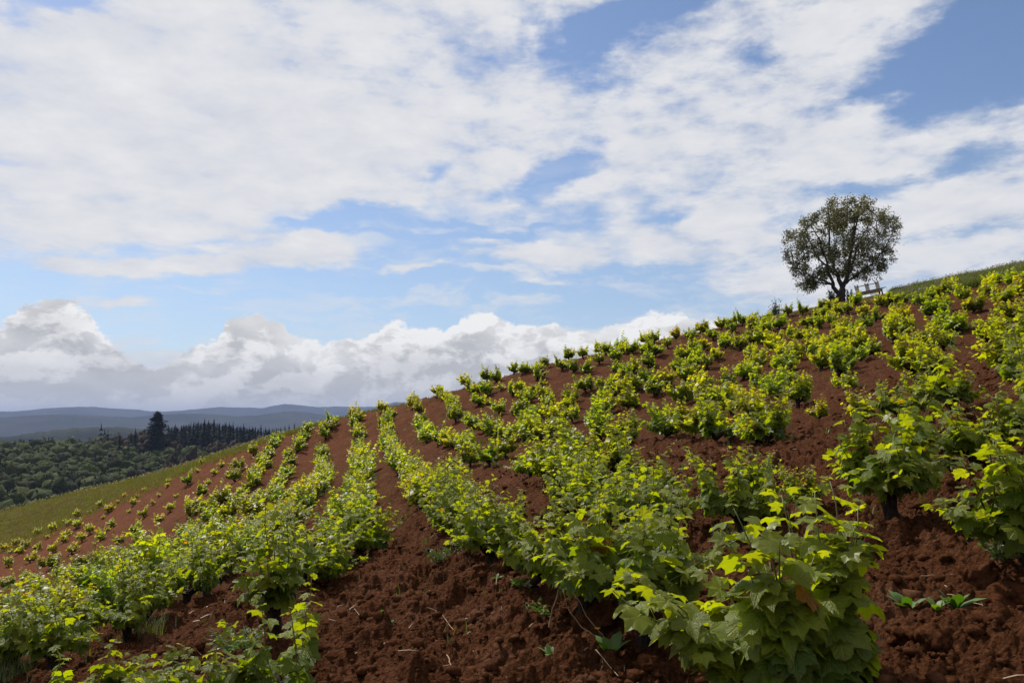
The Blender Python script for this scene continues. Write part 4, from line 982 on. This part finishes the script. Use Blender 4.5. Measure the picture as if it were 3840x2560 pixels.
while len(clus) < 345:
    p = np.array([g.uniform(xa, xb), 0, g.uniform(za, zb)])
    if not inside((p[0], p[2])): continue
    if math.sin(p[0]*1.9+1)*math.sin(p[2]*2.1+.5)+.5*math.sin(p[0]*3.7+p[2]*2.9) < -.55: continue
    if not all(inside((p[0]+a_, p[2]+b_)) for a_, b_ in ((.14, 0), (-.14, 0), (0, .14), (0, -.14))): continue
    rel = ((p[0]-.3)/4.7)**2 + ((p[2]-4.9)/4.0)**2
    dep = 3.9*math.sqrt(max(.03, 1-rel)); p[1] = g.uniform(-1, 1)*dep
    if p[2] < 2.6 and abs(p[0]) < .9 and g.uniform() < .75: continue
    clus.append(p)
twig = Bag(); leafb = Bag()
for c_ in clus:
    j = ((AL-c_)**2).sum(1) + 1.2*np.maximum(0, AL[:, 2]-c_[2])**2; a_ = AL[j.argmin()]
    mid = (a_+c_)/2 + g.normal(size=3)*.12 + [0, 0, -.08]
    V, Fs = tube([a_, mid, c_], [.03, .02, .008], 4); twig.add(V, Fs)
    nn = int(g.uniform(55, 95)); rad = g.uniform(.27, .46)
    for k in range(4):
        e = c_ + g.normal(size=3)*rad*.75; V, Fs = tube([c_ - (c_-mid)*.2, (c_+e)/2, e], [.010, .007, .004], 3); twig.add(V, Fs)
    P_ = c_ + g.normal(size=(nn, 3))*rad*.52
    A_ = g.normal(size=(nn, 3)); A_ /= np.linalg.norm(A_, axis=1)[:, None]
    B2 = g.normal(size=(nn, 3)); B2 -= (A_*B2).sum(1)[:, None]*A_; B2 /= np.linalg.norm(B2, axis=1)[:, None]
    L_ = g.uniform(.07, .13, nn)[:, None]; W2 = L_*.34
    V = np.stack([P_-A_*L_, P_-B2*W2, P_+A_*L_, P_+B2*W2], 1).reshape(-1, 3)
    i4 = np.arange(nn)[:, None]*4
    Fs = np.vstack([i4+[0, 1, 2], i4+[0, 2, 3]])
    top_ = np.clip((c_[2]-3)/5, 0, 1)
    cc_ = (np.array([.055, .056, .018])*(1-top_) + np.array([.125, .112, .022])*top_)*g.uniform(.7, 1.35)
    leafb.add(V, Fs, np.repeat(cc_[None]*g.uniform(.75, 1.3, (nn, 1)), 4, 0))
obj('trunk', wood.mesh('trunk', M_TBARK, True), t)
o = obj('branches', twig.mesh('branches', M_TBARK), t); o['kind'] = 'stuff'
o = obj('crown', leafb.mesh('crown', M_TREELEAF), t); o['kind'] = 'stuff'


def bush(name, label, cat, loc, rx, rz, n, color, seed, leaf=.09, mat=None, stem=.06):
    gg = np.random.default_rng(seed); B_ = Bag()
    t_ = tag(obj(name, None, loc=loc), label, cat)
    sb = Bag()
    ends = []
    for k in range(9):
        an = gg.uniform(0, 6.28); e = np.array([math.cos(an)*rx*gg.uniform(.2, .8), math.sin(an)*rx*gg.uniform(.2, .8), rz*gg.uniform(.6, 1.7)])
        V, Fs = tube([(0, 0, -.1), e*.5+[0, 0, .05], e], [stem, stem*.5, stem*.15], 4); sb.add(V, Fs); ends.append(e)
    for k in range(n):
        e = ends[gg.integers(len(ends))]*gg.uniform(.45, 1.05) + gg.normal(size=3)*np.array([rx, rx, rz])*.22
        A_ = gg.normal(size=3); A_ /= np.linalg.norm(A_); B2 = np.cross(A_, gg.normal(size=3)); B2 /= np.linalg.norm(B2); l_ = leaf*gg.uniform(.6, 1.3)
        B_.add([e-A_*l_, e-B2*l_*.4, e+A_*l_, e+B2*l_*.4], [(0, 1, 2), (0, 2, 3)], np.array(color)*gg.uniform(.6, 1.4))
    obj('stems', sb.mesh('stems', M_TBARK), t_)
    o_ = obj('foliage', B_.mesh('foliage', mat or M_TREELEAF), t_); o_['kind'] = 'stuff'
    return t_


p = at(3118, 1120, 61.6)
bush('shrub', 'dark little shrub growing at the left foot of the hilltop tree', 'shrub', (p[0], p[1], p[2]-.55), .35, .75, 900, (.025, .040, .016), 3, .07)
p = at(3185, 1120, 61.8)
bush('shrub', 'dark sprouts clinging to the right foot of the hilltop tree', 'shrub', (p[0], p[1], p[2]-.6), .32, .8, 700, (.025, .038, .016), 4, .07)
p = at(2908, 1195, 62.5)
bush('young_tree', 'small dark bushy tree peeping over the crest left of the bench', 'tree', (p[0], p[1], p[2]-1.0), .48, 1.35, 1700, (.028, .042, .020), 6, .075)
p = at(2950, 1195, 62.5)
bush('young_tree', 'low dark bush beside the small tree on the crest', 'shrub', (p[0], p[1], p[2]-.9), .42, .75, 800, (.030, .044, .020), 8, .07)

# ------------------------------------------------------------------ slatted wooden bench on the crest
def wood_material(name, c1, c2):
    m, b, out = material(name)
    tcn = b.n.new('ShaderNodeTexCoord').outputs['Object']
    n1 = b.noise(b.vmath('MULTIPLY', tcn, (1, 8, 8)), 6.0, 5, .6)
    principled(b, out, b.mix(b.mapr(n1, .35, .65), c1, c2), .8, .2, bump(b, n1, .4, .01)); return m


M_PALE = wood_material('weathered_pale_wood', (.38, .31, .26), (.55, .46, .39))
M_GREYW = wood_material('grey_wood', (.15, .12, .10), (.26, .22, .18))
M_TAN = wood_material('tan_wood', (.13, .085, .045), (.24, .165, .09))
M_DARKW = wood_material('dark_wood', (.03, .02, .016), (.07, .05, .04))


def beam(name, parent, mat, c, size, bev=.008, ry=0.0):
    hx, hy, hz = [q/2 for q in size]; b_ = min(bev, hx*.4, hy*.4, hz*.4)
    V = []
    for z_, ins in ((-hz, b_), (-hz+b_, 0), (hz-b_, 0), (hz, b_)):
        V += [(-hx+ins, -hy+ins, z_), (hx-ins, -hy+ins, z_), (hx-ins, hy-ins, z_), (-hx+ins, hy-ins, z_)]
    Fs = [(3, 2, 1, 0), (12, 13, 14, 15)]
    for k_ in range(3):
        for q in range(4): Fs.append((k_*4+q, k_*4+(q+1) % 4, k_*4+4+(q+1) % 4, k_*4+4+q))
    o_ = obj(name, mesh(name, V, Fs, mat), parent, loc=c); o_.rotation_euler[1] = ry; return o_


def notched_post(parent, c, w=.31, h=.62, th=.045):
    # flat board with two prongs on top and a small hole, as one outline with real thickness
    hw = w/2
    outl = [(-hw, 0), (hw, 0), (hw, h), (hw-.07, h), (hw-.085, h-.07), (-hw+.085, h-.07), (-hw+.07, h), (-hw, h)]
    me_ = bpy.data.meshes.new('post'); import bmesh
    bm = bmesh.new()
    hole = [(math.cos(a_)*.028, h-.17+math.sin(a_)*.05) for a_ in np.linspace(0, 2*math.pi, 9)[:-1]]
    fr = []
    for yy in (-th/2, th/2):
        o1 = [bm.verts.new((a_, yy, z_)) for a_, z_ in outl]; h1 = [bm.verts.new((a_, yy, z_)) for a_, z_ in hole]
        ed = [bm.edges.new((o1[i], o1[(i+1) % len(o1)])) for i in range(len(o1))] + [bm.edges.new((h1[i], h1[(i+1) % 8])) for i in range(8)]
        bmesh.ops.triangle_fill(bm, edges=ed, use_beauty=True); fr.append((o1, h1))
    for a_, b_ in ((fr[0][0], fr[1][0]), (fr[0][1], fr[1][1])):
        for i in range(len(a_)): bm.faces.new((a_[i], a_[(i+1) % len(a_)], b_[(i+1) % len(a_)], b_[i]))
    bmesh.ops.recalc_face_normals(bm, faces=bm.faces); bm.to_mesh(me_); bm.free(); me_.materials.append(M_PALE)
    return obj('back_board', me_, parent, loc=c)


BD = 60.5
pl, pr = at(3194, 1103, BD), at(3316, 1077, BD)
cen = (pl+pr)/2; Lb = float(np.linalg.norm(pr-pl)); tilt = math.atan2(pr[2]-pl[2], pr[0]-pl[0])
bench = tag(obj('wooden_bench', None, loc=tuple(cen)), 'weathered wooden bench with three pale notched back boards, tilted on the crest beside the tree', 'bench')
bench.rotation_euler = (0, -tilt, math.radians(6))
kx = Lb/2
for q in range(3): beam('seat_plank', bench, M_GREYW, (0, -.32+.17*q, -.02), (Lb, .15, .045))
for fx in (-.58, .08, .74): notched_post(bench, (kx*fx, .16, .0))
beam('rail', bench, M_GREYW, (kx*(-.25), .115, .46), (kx*.66-.02, .045, .065)); beam('rail', bench, M_GREYW, (kx*.41, .115, .46), (kx*.66-.02, .045, .065))
beam('apron', bench, M_TAN, (-.04, -.36, -.155), (Lb*.76, .05, .21)); beam('apron', bench, M_TAN, (-.04, .08, -.155), (Lb*.76, .05, .21))
for sx in (-.66, .70):
    for sy in (-.31, .03): beam('leg', bench, M_DARKW, (kx*sx, sy, -.50), (.08, .07, .90))
for q in range(9): beam('picket', bench, M_DARKW, (kx*(.02+.065*q), -.20, -.42), (.026, .026, .32))
beam('crossbar', bench, M_DARKW, (.12, -.20, -.245), (Lb*.56, .05, .05))

# ------------------------------------------------------------------ grass, flowers and weeds
def blades(B_, x, y, z, n, h, w, col, g, spread=.06, bendy=.5):
    an = g.uniform(0, 6.28, n); hh = h*g.uniform(.55, 1.25, n); be = bendy*hh*g.uniform(.1, 1, n)
    px_ = x + g.normal(size=n)*spread; py_ = y + g.normal(size=n)*spread
    dx_, dy_ = np.cos(an), np.sin(an); sx_, sy_ = -dy_*w/2, dx_*w/2
    zz = np.full(n, z)
    V = np.stack([np.stack([px_-sx_, py_-sy_, zz-.02], -1), np.stack([px_+sx_, py_+sy_, zz-.02], -1),
                  np.stack([px_+dx_*be*.4+sx_*.7, py_+dy_*be*.4+sy_*.7, zz+hh*.6], -1), np.stack([px_+dx_*be*.4-sx_*.7, py_+dy_*be*.4-sy_*.7, zz+hh*.6], -1),
                  np.stack([px_+dx_*be, py_+dy_*be, zz+hh], -1)], 1).reshape(-1, 3)
    i5 = np.arange(n)[:, None]*5
    Fs = np.vstack([i5+[0, 1, 2], i5+[0, 2, 3], i5+[3, 2, 4]])
    B_.add(V, Fs, np.repeat(np.array(col)[None]*g.uniform(.65, 1.35, (n, 1)), 5, 0))


g = np.random.default_rng(12)
# grass beyond the edge of the tilled plot: taller along the top right, short on the left slope
G1 = Bag(); fl = Bag()


def flower(B_, x, y, z, h, g, s=.022, col=(.30, .22, .42)):
    B_.add([(x-.004, y, z), (x+.004, y, z), (x+g.normal()*.03, y, z+h)], [(0, 1, 2)], (.08, .10, .03))
    for k in range(4):
        c_ = np.array([x, y, z+h]) + g.normal(size=3)*s*1.1
        B_.add(c_ + g.normal(size=(3, 3))*s, [(0, 1, 2)], np.array(col)*g.uniform(.6, 1.4))


aa = g.uniform(.45, .66, 4200); ea = np.arctan2(ge[:, 0], ge[:, 1]); er = np.hypot(ge[:, 0], ge[:, 1])
rr = np.interp(aa, ea, er) + g.uniform(0, 1, 4200)**1.4*11 - .2
xx, yy = np.sin(aa)*rr, np.cos(aa)*rr; zz = ground(xx, yy)
for x, y, z, a in zip(xx, yy, zz, aa):
    w_ = .35+.65*vnoise(np.array([x*.5]), np.array([y*.5]), 3)[0]
    k_ = np.interp(a, [.30, .42, .50, .66], [.45, .7, 1.15, 1.25])
    blades(G1, x, y, z, 13, .46*w_*k_, .030, (.115, .145, .022), g, .12)
    if g.uniform() < .16: flower(fl, x, y, z, .48*w_*k_+.10, g, .03, (.16, .11, .22))
tag(obj('tall_grass', G1.mesh('tall_grass', M_WEED)), 'tall green grass along the crest at the upper right edge', 'grass', kind='stuff')
G2 = Bag()
aa = g.uniform(-.62, -.02, 9000); rr = np.interp(aa, ea, er) + g.uniform(-.25, 1, 9000)*np.interp(aa, [-.62, -.25, -.02], [26, 5, 3])
xx, yy = np.sin(aa)*rr, np.cos(aa)*rr; zz = ground(xx, yy)
for x, y, z in zip(xx, yy, zz):
    c_ = (.115, .125, .022) if g.uniform() < .7 else (.16, .13, .05)
    blades(G2, x, y, z, 6, .24, .035, c_, g, .25)
tag(obj('short_grass', G2.mesh('short_grass', M_WEED)), 'short olive grass on the sloping strip beyond the left edge of the vineyard', 'grass', kind='stuff')
SK = [(0, 1910, 88.2), (160, 1873, 87.8), (330, 1832, 85.3), (540, 1785, 80.4), (700, 1742, 75.4), (860, 1691, 68.7), (1045, 1638, 64.0)]
sk = np.array(SK)
for k in range(900):
    u = g.uniform(-40, 1080) if g.uniform() < .85 else g.uniform(1000, 1200)
    d = np.interp(u, sk[:, 0], sk[:, 2]) + g.normal()*1.6; a = math.atan((u-CU)/F_PX)
    x, y = math.tan(a)*d, d; z = ground1(x, y)
    flower(fl, x, y, z, g.uniform(.18, .42), g, .028, (.42, .36, .44) if g.uniform() < .7 else (.20, .16, .26))
tag(obj('wild_flowers', fl.mesh('wild_flowers', M_WEED)), 'pale lilac wild flowers fringing the crest of the hill', 'flowers', kind='stuff')

# low weeds between the vines, too many and too small to count
GW = Bag()
for k in range(1500):
    i = g.integers(len(spots)); x0, y0 = XS[i] + g.normal()*.55, YS[i] + g.normal()*.7
    if y0 < 6: continue
    z = ground1(x0, y0)+.01; d = math.hypot(x0, y0)
    blades(GW, x0, y0, z, int(g.uniform(4, 12)), g.uniform(.05, .14), .010+.0006*d, (.075, .12, .020), g, .06+.05*g.uniform(), 1.1)
tag(obj('low_weeds', GW.mesh('low_weeds', M_WEED)), 'scattered low green weeds between the vine rows', 'weeds', kind='stuff')


def hit(u, v, far=70):
    dx_, dy_, dz_ = pix_dir(u, v); t_ = np.linspace(2.0, far, 900); zz_ = dz_/dy_*t_ - ground(dx_/dy_*t_, t_)
    i = int(np.argmax(zz_ < 0)); return dx_/dy_*t_[i], t_[i], float(surf(dx_/dy_*t_[i], t_[i])[0])


def weed(u, v, label, cat, kind_, size, seed, color=(.07, .13, .022)):
    x, y, z = hit(u, v); gg = np.random.default_rng(seed)
    t_ = tag(obj('weed' if kind_ != 'grass' else 'grass_tuft', None, loc=(x, y, z)), label, cat)
    B_ = Bag()
    if kind_ == 'grass':
        blades(B_, 0, 0, 0, int(90*size/.2), size, .007, color, gg, size*.35, 1.2)
    elif kind_ == 'rosette':
        for k in range(9):
            an = gg.uniform(0, 6.28); L = size*gg.uniform(.6, 1.1); up = gg.uniform(.7, 2.2)
            d_ = np.array([math.cos(an), math.sin(an), up]); d_ /= np.linalg.norm(d_); s_ = np.array([-math.sin(an), math.cos(an), 0])*L*.14
            ps = [d_*L*f - np.array([0, 0, L*.35*f*f]) for f in (0, .35, .7, 1.0)]; ww = (.25, 1.0, .9, .05)
            V = []
            for p_, w_ in zip(ps, ww): V += [p_-s_*w_, p_+s_*w_]
            B_.add(V, [(0, 1, 3), (0, 3, 2), (2, 3, 5), (2, 5, 4), (4, 5, 7), (4, 7, 6)], np.array(color)*gg.uniform(.8, 1.3))
    else:                                                # leafy stems
        for k in range(int(8+size*40)):
            an = gg.uniform(0, 6.28); L = size*gg.uniform(.5, 1.1); d_ = np.array([math.cos(an)*.8, math.sin(an)*.8, gg.uniform(.35, 1.3)]); d_ /= np.linalg.norm(d_)
            V, Fs = tube([(0, 0, 0), d_*L*.5, d_*L + [0, 0, -.1*L]], [.003, .002, .001], 3); B_.add(V, Fs, (.09, .11, .03))
            for q in range(9):
                f = gg.uniform(.15, 1); p_ = d_*L*f - np.array([0, 0, .1*L*f*f]); A_ = gg.normal(size=3)*[1, 1, .5]; A_ /= np.linalg.norm(A_)
                B2 = np.cross(A_, gg.normal(size=3)); B2 /= np.linalg.norm(B2); l_ = .022*gg.uniform(.6, 1.4)
                B_.add([p_, p_+A_*l_-B2*l_*.35, p_+A_*l_*2, p_+A_*l_+B2*l_*.35], [(0, 1, 2), (0, 2, 3)], np.array(color)*gg.uniform(.7, 1.4))
    o_ = obj('leaves', B_.mesh('leaves', M_WEED), t_); o_['kind'] = 'stuff'
    return t_, (x, y, z), gg


def blossom(parent, p, s, col, gg, stem_from=(0, 0, 0)):
    S2 = Bag(); mid = (np.array(stem_from)+np.array(p))/2 + gg.normal(size=3)*.01
    V, Fs = tube([stem_from, mid, p], [.0022, .0018, .0014], 3); S2.add(V, Fs, (.09, .12, .04)); obj('flower_stem', S2.mesh('flower_stem', M_STEM), parent)
    B_ = Bag()
    for k in range(8):
        an = 2*math.pi*k/8; d_ = np.array([math.cos(an), math.sin(an), .35]); s_ = np.array([-math.sin(an), math.cos(an), 0])
        P_ = np.array(p); B_.add([P_, P_+d_*s*.6-s_*s*.25, P_+d_*s, P_+d_*s*.6+s_*s*.25], [(0, 1, 2), (0, 2, 3)], col)
    obj('flower', B_.mesh('flower', M_WEED), parent)


t_, q, gg = weed(2290, 2470, 'broad-leaved green weed with a yellow flower under the largest vines', 'weed', 'rosette', .24, 1, (.09, .19, .03))
blossom(t_, (-.08, -.02, .17), .022, (.75, .50, .02), gg)
for (u, v, s) in ((3400, 2330, .17), (3430, 2345, .13)):
    pass
weed(3405, 2330, 'bright green narrow-leaved seedling weed on the bare soil at lower right', 'weed', 'rosette', .19, 2, (.07, .17, .03))
weed(3515, 2345, 'short pale green weed clump in front of the crossed dry stalks', 'weed', 'rosette', .13, 3, (.13, .22, .03))
weed(3585, 2325, 'upright broad-leaved weed right beside the crossed dry stalks', 'weed', 'rosette', .20, 4, (.08, .18, .03))
weed(2030, 2320, 'low creeping light green weed left of the big trunk', 'weed', 'leafy', .17, 5, (.11, .20, .04))
weed(1950, 2240, 'small bright weed sprig beside the reddish clod', 'weed', 'leafy', .12, 6, (.12, .20, .03))
weed(1860, 2225, 'tiny upright weed left of the bright sprig', 'weed', 'rosette', .10, 16, (.10, .18, .03))
for k, (u, v, s) in enumerate(((1690, 2120, .34), (1640, 2150, .26), (1740, 2080, .30))):
    weed(u, v, ['largest feathery green weed clump at the foot of the row by the aisle', 'low trailing weed clump at the aisle edge', 'tall wispy weed clump beneath the vine row by the aisle'][k], 'weed', 'leafy', s, 20+k, (.065, .10, .03))
weed(1310, 2120, 'flat green weed patch across the aisle beside the dry twigs', 'weed', 'leafy', .26, 30, (.06, .10, .03))
weed(860, 2470, 'lush green weed clump beside the bare black stump', 'weed', 'leafy', .30, 31, (.07, .14, .025))
weed(930, 2440, 'spreading weed clump right against the black stump', 'weed', 'leafy', .27, 32, (.06, .12, .025))
weed(560, 2400, 'wispy grey-green grass tuft under the lower left vines', 'grass', 'grass', .24, 33, (.12, .13, .06))
weed(60, 2560, 'thin curved grass tuft in the bottom left corner', 'grass', 'grass', .26, 34, (.10, .13, .06))
weed(1430, 2412, 'tiny two-leaved seedling in the soil at bottom centre', 'weed', 'rosette', .055, 35, (.10, .20, .05))
weed(1470, 2395, 'tiny thin seedling beside the two-leaved one', 'weed', 'rosette', .045, 36, (.10, .20, .05))
weed(2065, 2535, 'small upright weed sprig at the bottom edge', 'weed', 'rosette', .14, 37, (.08, .19, .03))
t_, q, gg = weed(3770, 2160, 'leafy weed with lilac flower spikes by the right edge', 'weed', 'leafy', .26, 38, (.11, .16, .04))
for dx_, dz_ in ((-.10, .30), (-.02, .26), (.08, .24)):
    for k in range(5): blossom(t_, (dx_+gg.normal()*.01, gg.normal()*.01, dz_-.018*k), .012, (.36, .28, .46), gg, (dx_*.4, 0, .05))
weed(3310, 1830, 'small green weed clump between the single vine and right edge', 'weed', 'leafy', .16, 39)
weed(3560, 1830, 'feathery pale weed behind the right edge vine', 'weed', 'leafy', .24, 40, (.09, .14, .04))
for k, (u, v) in enumerate(((1613, 2285), (1772, 2448), (2850, 1985))):
    x, y, z = hit(u, v); gg = np.random.default_rng(80+k)
    t_ = tag(obj('yellow_flower', None, loc=(x, y, z)), ['small yellow flower on the soil behind the two round clods', 'lone yellow flower on the soil at bottom centre', 'yellow flower left of the single full vine'][k], 'flower')
    blossom(t_, (0, 0, .035), .016, (.85, .55, .02), gg)

# dry twigs and stalks
M_STRAW = wood_material('dry_stalk', (.26, .17, .10), (.44, .32, .20)); M_TWIG = wood_material('dry_twig', (.10, .06, .04), (.20, .13, .09))


def stalk(pts, r, label, mat=M_STRAW, cat='twig', fork=None):
    """pts: (u, v, height above ground); first point fixes the depth of the rest when height is given"""
    P_ = []; base = None
    for (u, v, hh) in pts:
        if hh is None:
            x, y, z = hit(u, v); P_.append(np.array([x, y, z+.012]))
        else:
            y = P_[0][1] + hh; dx_, dy_, dz_ = pix_dir(u, v); P_.append(np.array([dx_/dy_*y, y, dz_/dy_*y]))
    P_ = np.array(P_); o0 = P_[0].copy(); n = len(P_); tt_ = np.linspace(0, n-1, (n-1)*4+1)
    Q_ = np.stack([np.interp(tt_, np.arange(n), P_[:, k]) for k in range(3)], -1) - o0; Q_[1:-1] += rng.normal(size=(len(Q_)-2, 3))*.003
    V, Fs = tube(Q_, np.linspace(r, r*.5, len(Q_)), 5); o_ = obj('dry_twig', mesh('dry_twig', V, Fs, mat, True), loc=tuple(o0)); tag(o_, label, cat)
    return o_


stalk([(2055, 2375, None), (2070, 2290, 0), (2105, 2180, .02), (2085, 2110, .04), (2050, 2062, .05)], .0045, 'tall bent dry twig leaning up against the leaves of the big vine')
stalk([(2240, 2420, None), (2180, 2350, 0), (2130, 2280, 0), (2110, 2210, .02)], .0035, 'reddish dry stalk with seed heads left of the yellow-flowered weed')
stalk([(2262, 2410, None), (2200, 2310, 0), (2150, 2210, .02), (2135, 2185, .02)], .0035, 'right one of two leaning dry stalks under the big vine')
stalk([(3470, 2262, None), (3570, 2276, None), (3730, 2318, None)], .0035, 'long dry straw lying on the soil at right')
stalk([(3545, 2232, None), (3610, 2270, None), (3720, 2312, None)], .003, 'upper straw of the crossed pair on the soil at right')
stalk([(3455, 2196, None), (3540, 2182, None), (3622, 2164, None)], .003, 'pale grey straight twig lying behind the seedling weeds')
stalk([(3250, 2202, None), (3310, 2194, None)], .0025, 'short pale twig fragment near the largest vine')
stalk([(1395, 2010, None), (1420, 1985, .03), (1470, 1985, .03)], .004, 'thin dry twig arching over the aisle')
stalk([(1350, 2085, None), (1380, 2065, None), (1412, 2040, None)], .006, 'thick dry twig lying at the aisle edge')
stalk([(1400, 2005, None), (1410, 1975, .0), (1437, 1945, .0), (1440, 1925, .0)], .003, 'upright dry twig standing in the aisle')
stalk([(1272, 2230, None), (1320, 2290, None), (1368, 2355, None)], .003, 'long thin dry stem lying across the clods')
stalk([(1700, 2370, None), (1650, 2320, None), (1565, 2325, None)], .0025, 'thin curved dry stem beside the yellow flower')
stalk([(2235, 2560, None), (2290, 2470, None), (2345, 2400, None)], .005, 'dark dry twig crossing the yellow-flowered weed', M_TWIG)
stalk([(2235, 2492, None), (2350, 2555, None)], .0035, 'thin twig running off the bottom edge')
stalk([(840, 2235, None), (905, 2222, None)], .003, 'thin straw on the soil behind the stump')
stalk([(1675, 2495, None), (1690, 2520, None), (1660, 2540, None)], .004, 'short curled straw at bottom centre')

# ------------------------------------------------------------------ clods
def ico(sub):
    import bmesh
    bm = bmesh.new(); bmesh.ops.create_icosphere(bm, subdivisions=sub, radius=1.0)
    V = np.array([v_.co[:] for v_ in bm.verts]); Fs = np.array([[v_.index for v_ in f_.verts] for f_ in bm.faces]); bm.free(); return V, Fs


def lumpy(V, g, amp=.28, fine=.0):
    d = np.zeros(len(V))
    for k in range(7):
        f = g.normal(size=3)*(1.3+k*.75); d += np.sin(V @ f*1.6 + g.uniform(0, 6))/(1+k*.55)
    d = 1 + amp*d*.5
    if fine: d += fine*g.normal(size=len(V))
    return V*d[:, None]*np.array([1, g.uniform(.75, 1.2), g.uniform(.6, .85)])


g = np.random.default_rng(31)
I1, F1 = ico(1); I2, F2 = ico(2); I4, F4 = ico(4)
# big ones that one could pick up
BIG = [(1530, 2285, .085, 'large round clod with a shaded face, right one of the pair at bottom centre'), (1395, 2345, .10, 'largest dark clod, left one of the pair at bottom centre'), (1890, 2160, .13, 'tall mound-like clod crowned by a reddish stone left of the big vine'),
       (2240, 2330, .15, 'great clod behind the leaning dry stalks under the big vine'), (2030, 2405, .065, 'round clod at the foot of the tall bent twig'), (3680, 2230, .10, 'dark rounded clod right of the grey twig'), (3780, 2255, .12, 'broad clod near the right edge below the lilac flowers'),
       (1650, 2370, .055, 'small clod right of the curved dry stem'), (1480, 2125, .055, 'small dark clod in the aisle beside the fork of twigs'), (1560, 2170, .06, 'clod in the aisle facing the feathery weeds'), (1345, 2110, .05, 'clod by the flat weed patch'),
       (3380, 2420, .075, 'clod below the seedling weeds at lower right'), (3210, 2290, .07, 'clod touching the right side of the largest vine'), (3500, 2480, .07, 'crumbly clod near the bottom right'), (3020, 2470, .06, 'clod at the foot of the largest vine'),
       (2440, 2545, .09, 'clod lit on top at the bottom edge under the big trunk'), (1270, 2500, .08, 'dark clod in the bottom row left of centre'), (1310, 2515, .03, 'small pale brown stone-like clod beside a dark one'), (1020, 2390, .06, 'clod right of the black stump'), (1780, 2330, .06, 'clod midway between the aisle and the big vine'),
       (1600, 2150, .035, 'little pointed clod behind the weeds'), (3640, 2010, .07, 'clod behind the dark rounded clod near the right vine'), (2650, 2240, .06, 'clod between the two big trunks'), (2560, 1735, .07, 'clod left of the small vines in the middle'),
       (1180, 2140, .05, 'clod beside the last vine of the left row'), (2060, 1925, .06, 'clod behind the leafy row in the middle')]
for k, (u, v, s, lab) in enumerate(BIG):
    x, y, z = hit(u, v); gg = np.random.default_rng(300+k)
    V = lumpy(I4, gg, .42); nn_ = fbm(V[:, 0]*3+k, V[:, 1]*3+V[:, 2]*2, 4, 7); V = V*(1+.30*nn_)[:, None]
    V = V*s; o_ = obj('soil_clod', mesh('soil_clod', V, F4, M_CLOD, True), loc=(x, y, z+s*.22)); o_.rotation_euler[2] = gg.uniform(0, 6)
    tag(o_, lab, 'clod')
# and the countless crumbs
CB = Bag(); n = 11000
aa = g.uniform(-.66, .66, n); rr = 2.6*np.exp(g.uniform(0, 1, n)**.8*math.log(22/2.6)); xx, yy = np.sin(aa)*rr, np.cos(aa)*rr
zz = surf(xx, yy)
for k in range(n):
    s = .007*math.exp(g.exponential()*.62)*(1+rr[k]/14); s = min(s, .05)
    V = lumpy(I2 if s > .03 and rr[k] < 9 else I1, g, .45, .09); V = V*s; CB.add(V + [xx[k], yy[k], zz[k]+s*.15], F2 if len(V) > 60 else F1)
tag(obj('soil_crumbs', CB.mesh('soil_crumbs', M_CLOD, True)), 'countless crumbs and small clods of red soil', 'soil crumbs', kind='stuff')

# bits of dry straw lying about
SB = Bag(); aa = g.uniform(-.62, .62, 700); rr = 3.2*np.exp(g.uniform(0, 1, 700)*math.log(30/3.2)); xx, yy = np.sin(aa)*rr, np.cos(aa)*rr; zz = surf(xx, yy)
for k in range(700):
    an = g.uniform(0, 3.14); L = g.uniform(.01, .055)*(1+rr[k]/20); w_ = .0016*(1+rr[k]/9); d_ = np.array([math.cos(an), math.sin(an), g.normal()*.3])*L; s_ = np.array([-math.sin(an), math.cos(an), .4])*w_
    c_ = np.array([xx[k], yy[k], zz[k]+.012]); SB.add([c_-d_-s_, c_-d_+s_, c_+s_*1.2+[0, 0, .006], c_-s_*1.2+[0, 0, .006], c_+d_], [(0, 1, 2), (0, 2, 3), (3, 2, 4)], np.array([.26, .19, .12])*g.uniform(.5, 1.4))
tag(obj('straw_bits', SB.mesh('straw_bits', M_STEM)), 'scattered bits of dry straw on the tilled soil', 'straw', kind='stuff')

# ------------------------------------------------------------------ air
hz = bpy.data.materials.new('haze'); hz.use_nodes = True
nt = hz.node_tree; nt.nodes.clear(); ho = nt.nodes.new('ShaderNodeOutputMaterial'); pv = nt.nodes.new('ShaderNodeVolumePrincipled')
pv.inputs['Color'].default_value = (.40, .51, .84, 1); pv.inputs['Density'].default_value = HAZE
pv.inputs['Anisotropy'].default_value = 0.0
nt.links.new(pv.outputs[0], ho.inputs['Volume'])
X0 = 15000.0; Z0, Z1 = -130.0, 318.0
Vh = [(sx*X0, sy*X0, z_) for z_ in (Z0, Z1) for sx, sy in ((-1, -1), (1, -1), (1, 1), (-1, 1))]
tag(obj('haze', mesh('haze', Vh, [(3, 2, 1, 0), (4, 5, 6, 7), (0, 1, 5, 4), (1, 2, 6, 5), (2, 3, 7, 6), (3, 0, 4, 7)], hz)), 'thin blue haze filling the air over the hills', 'haze', kind='stuff')
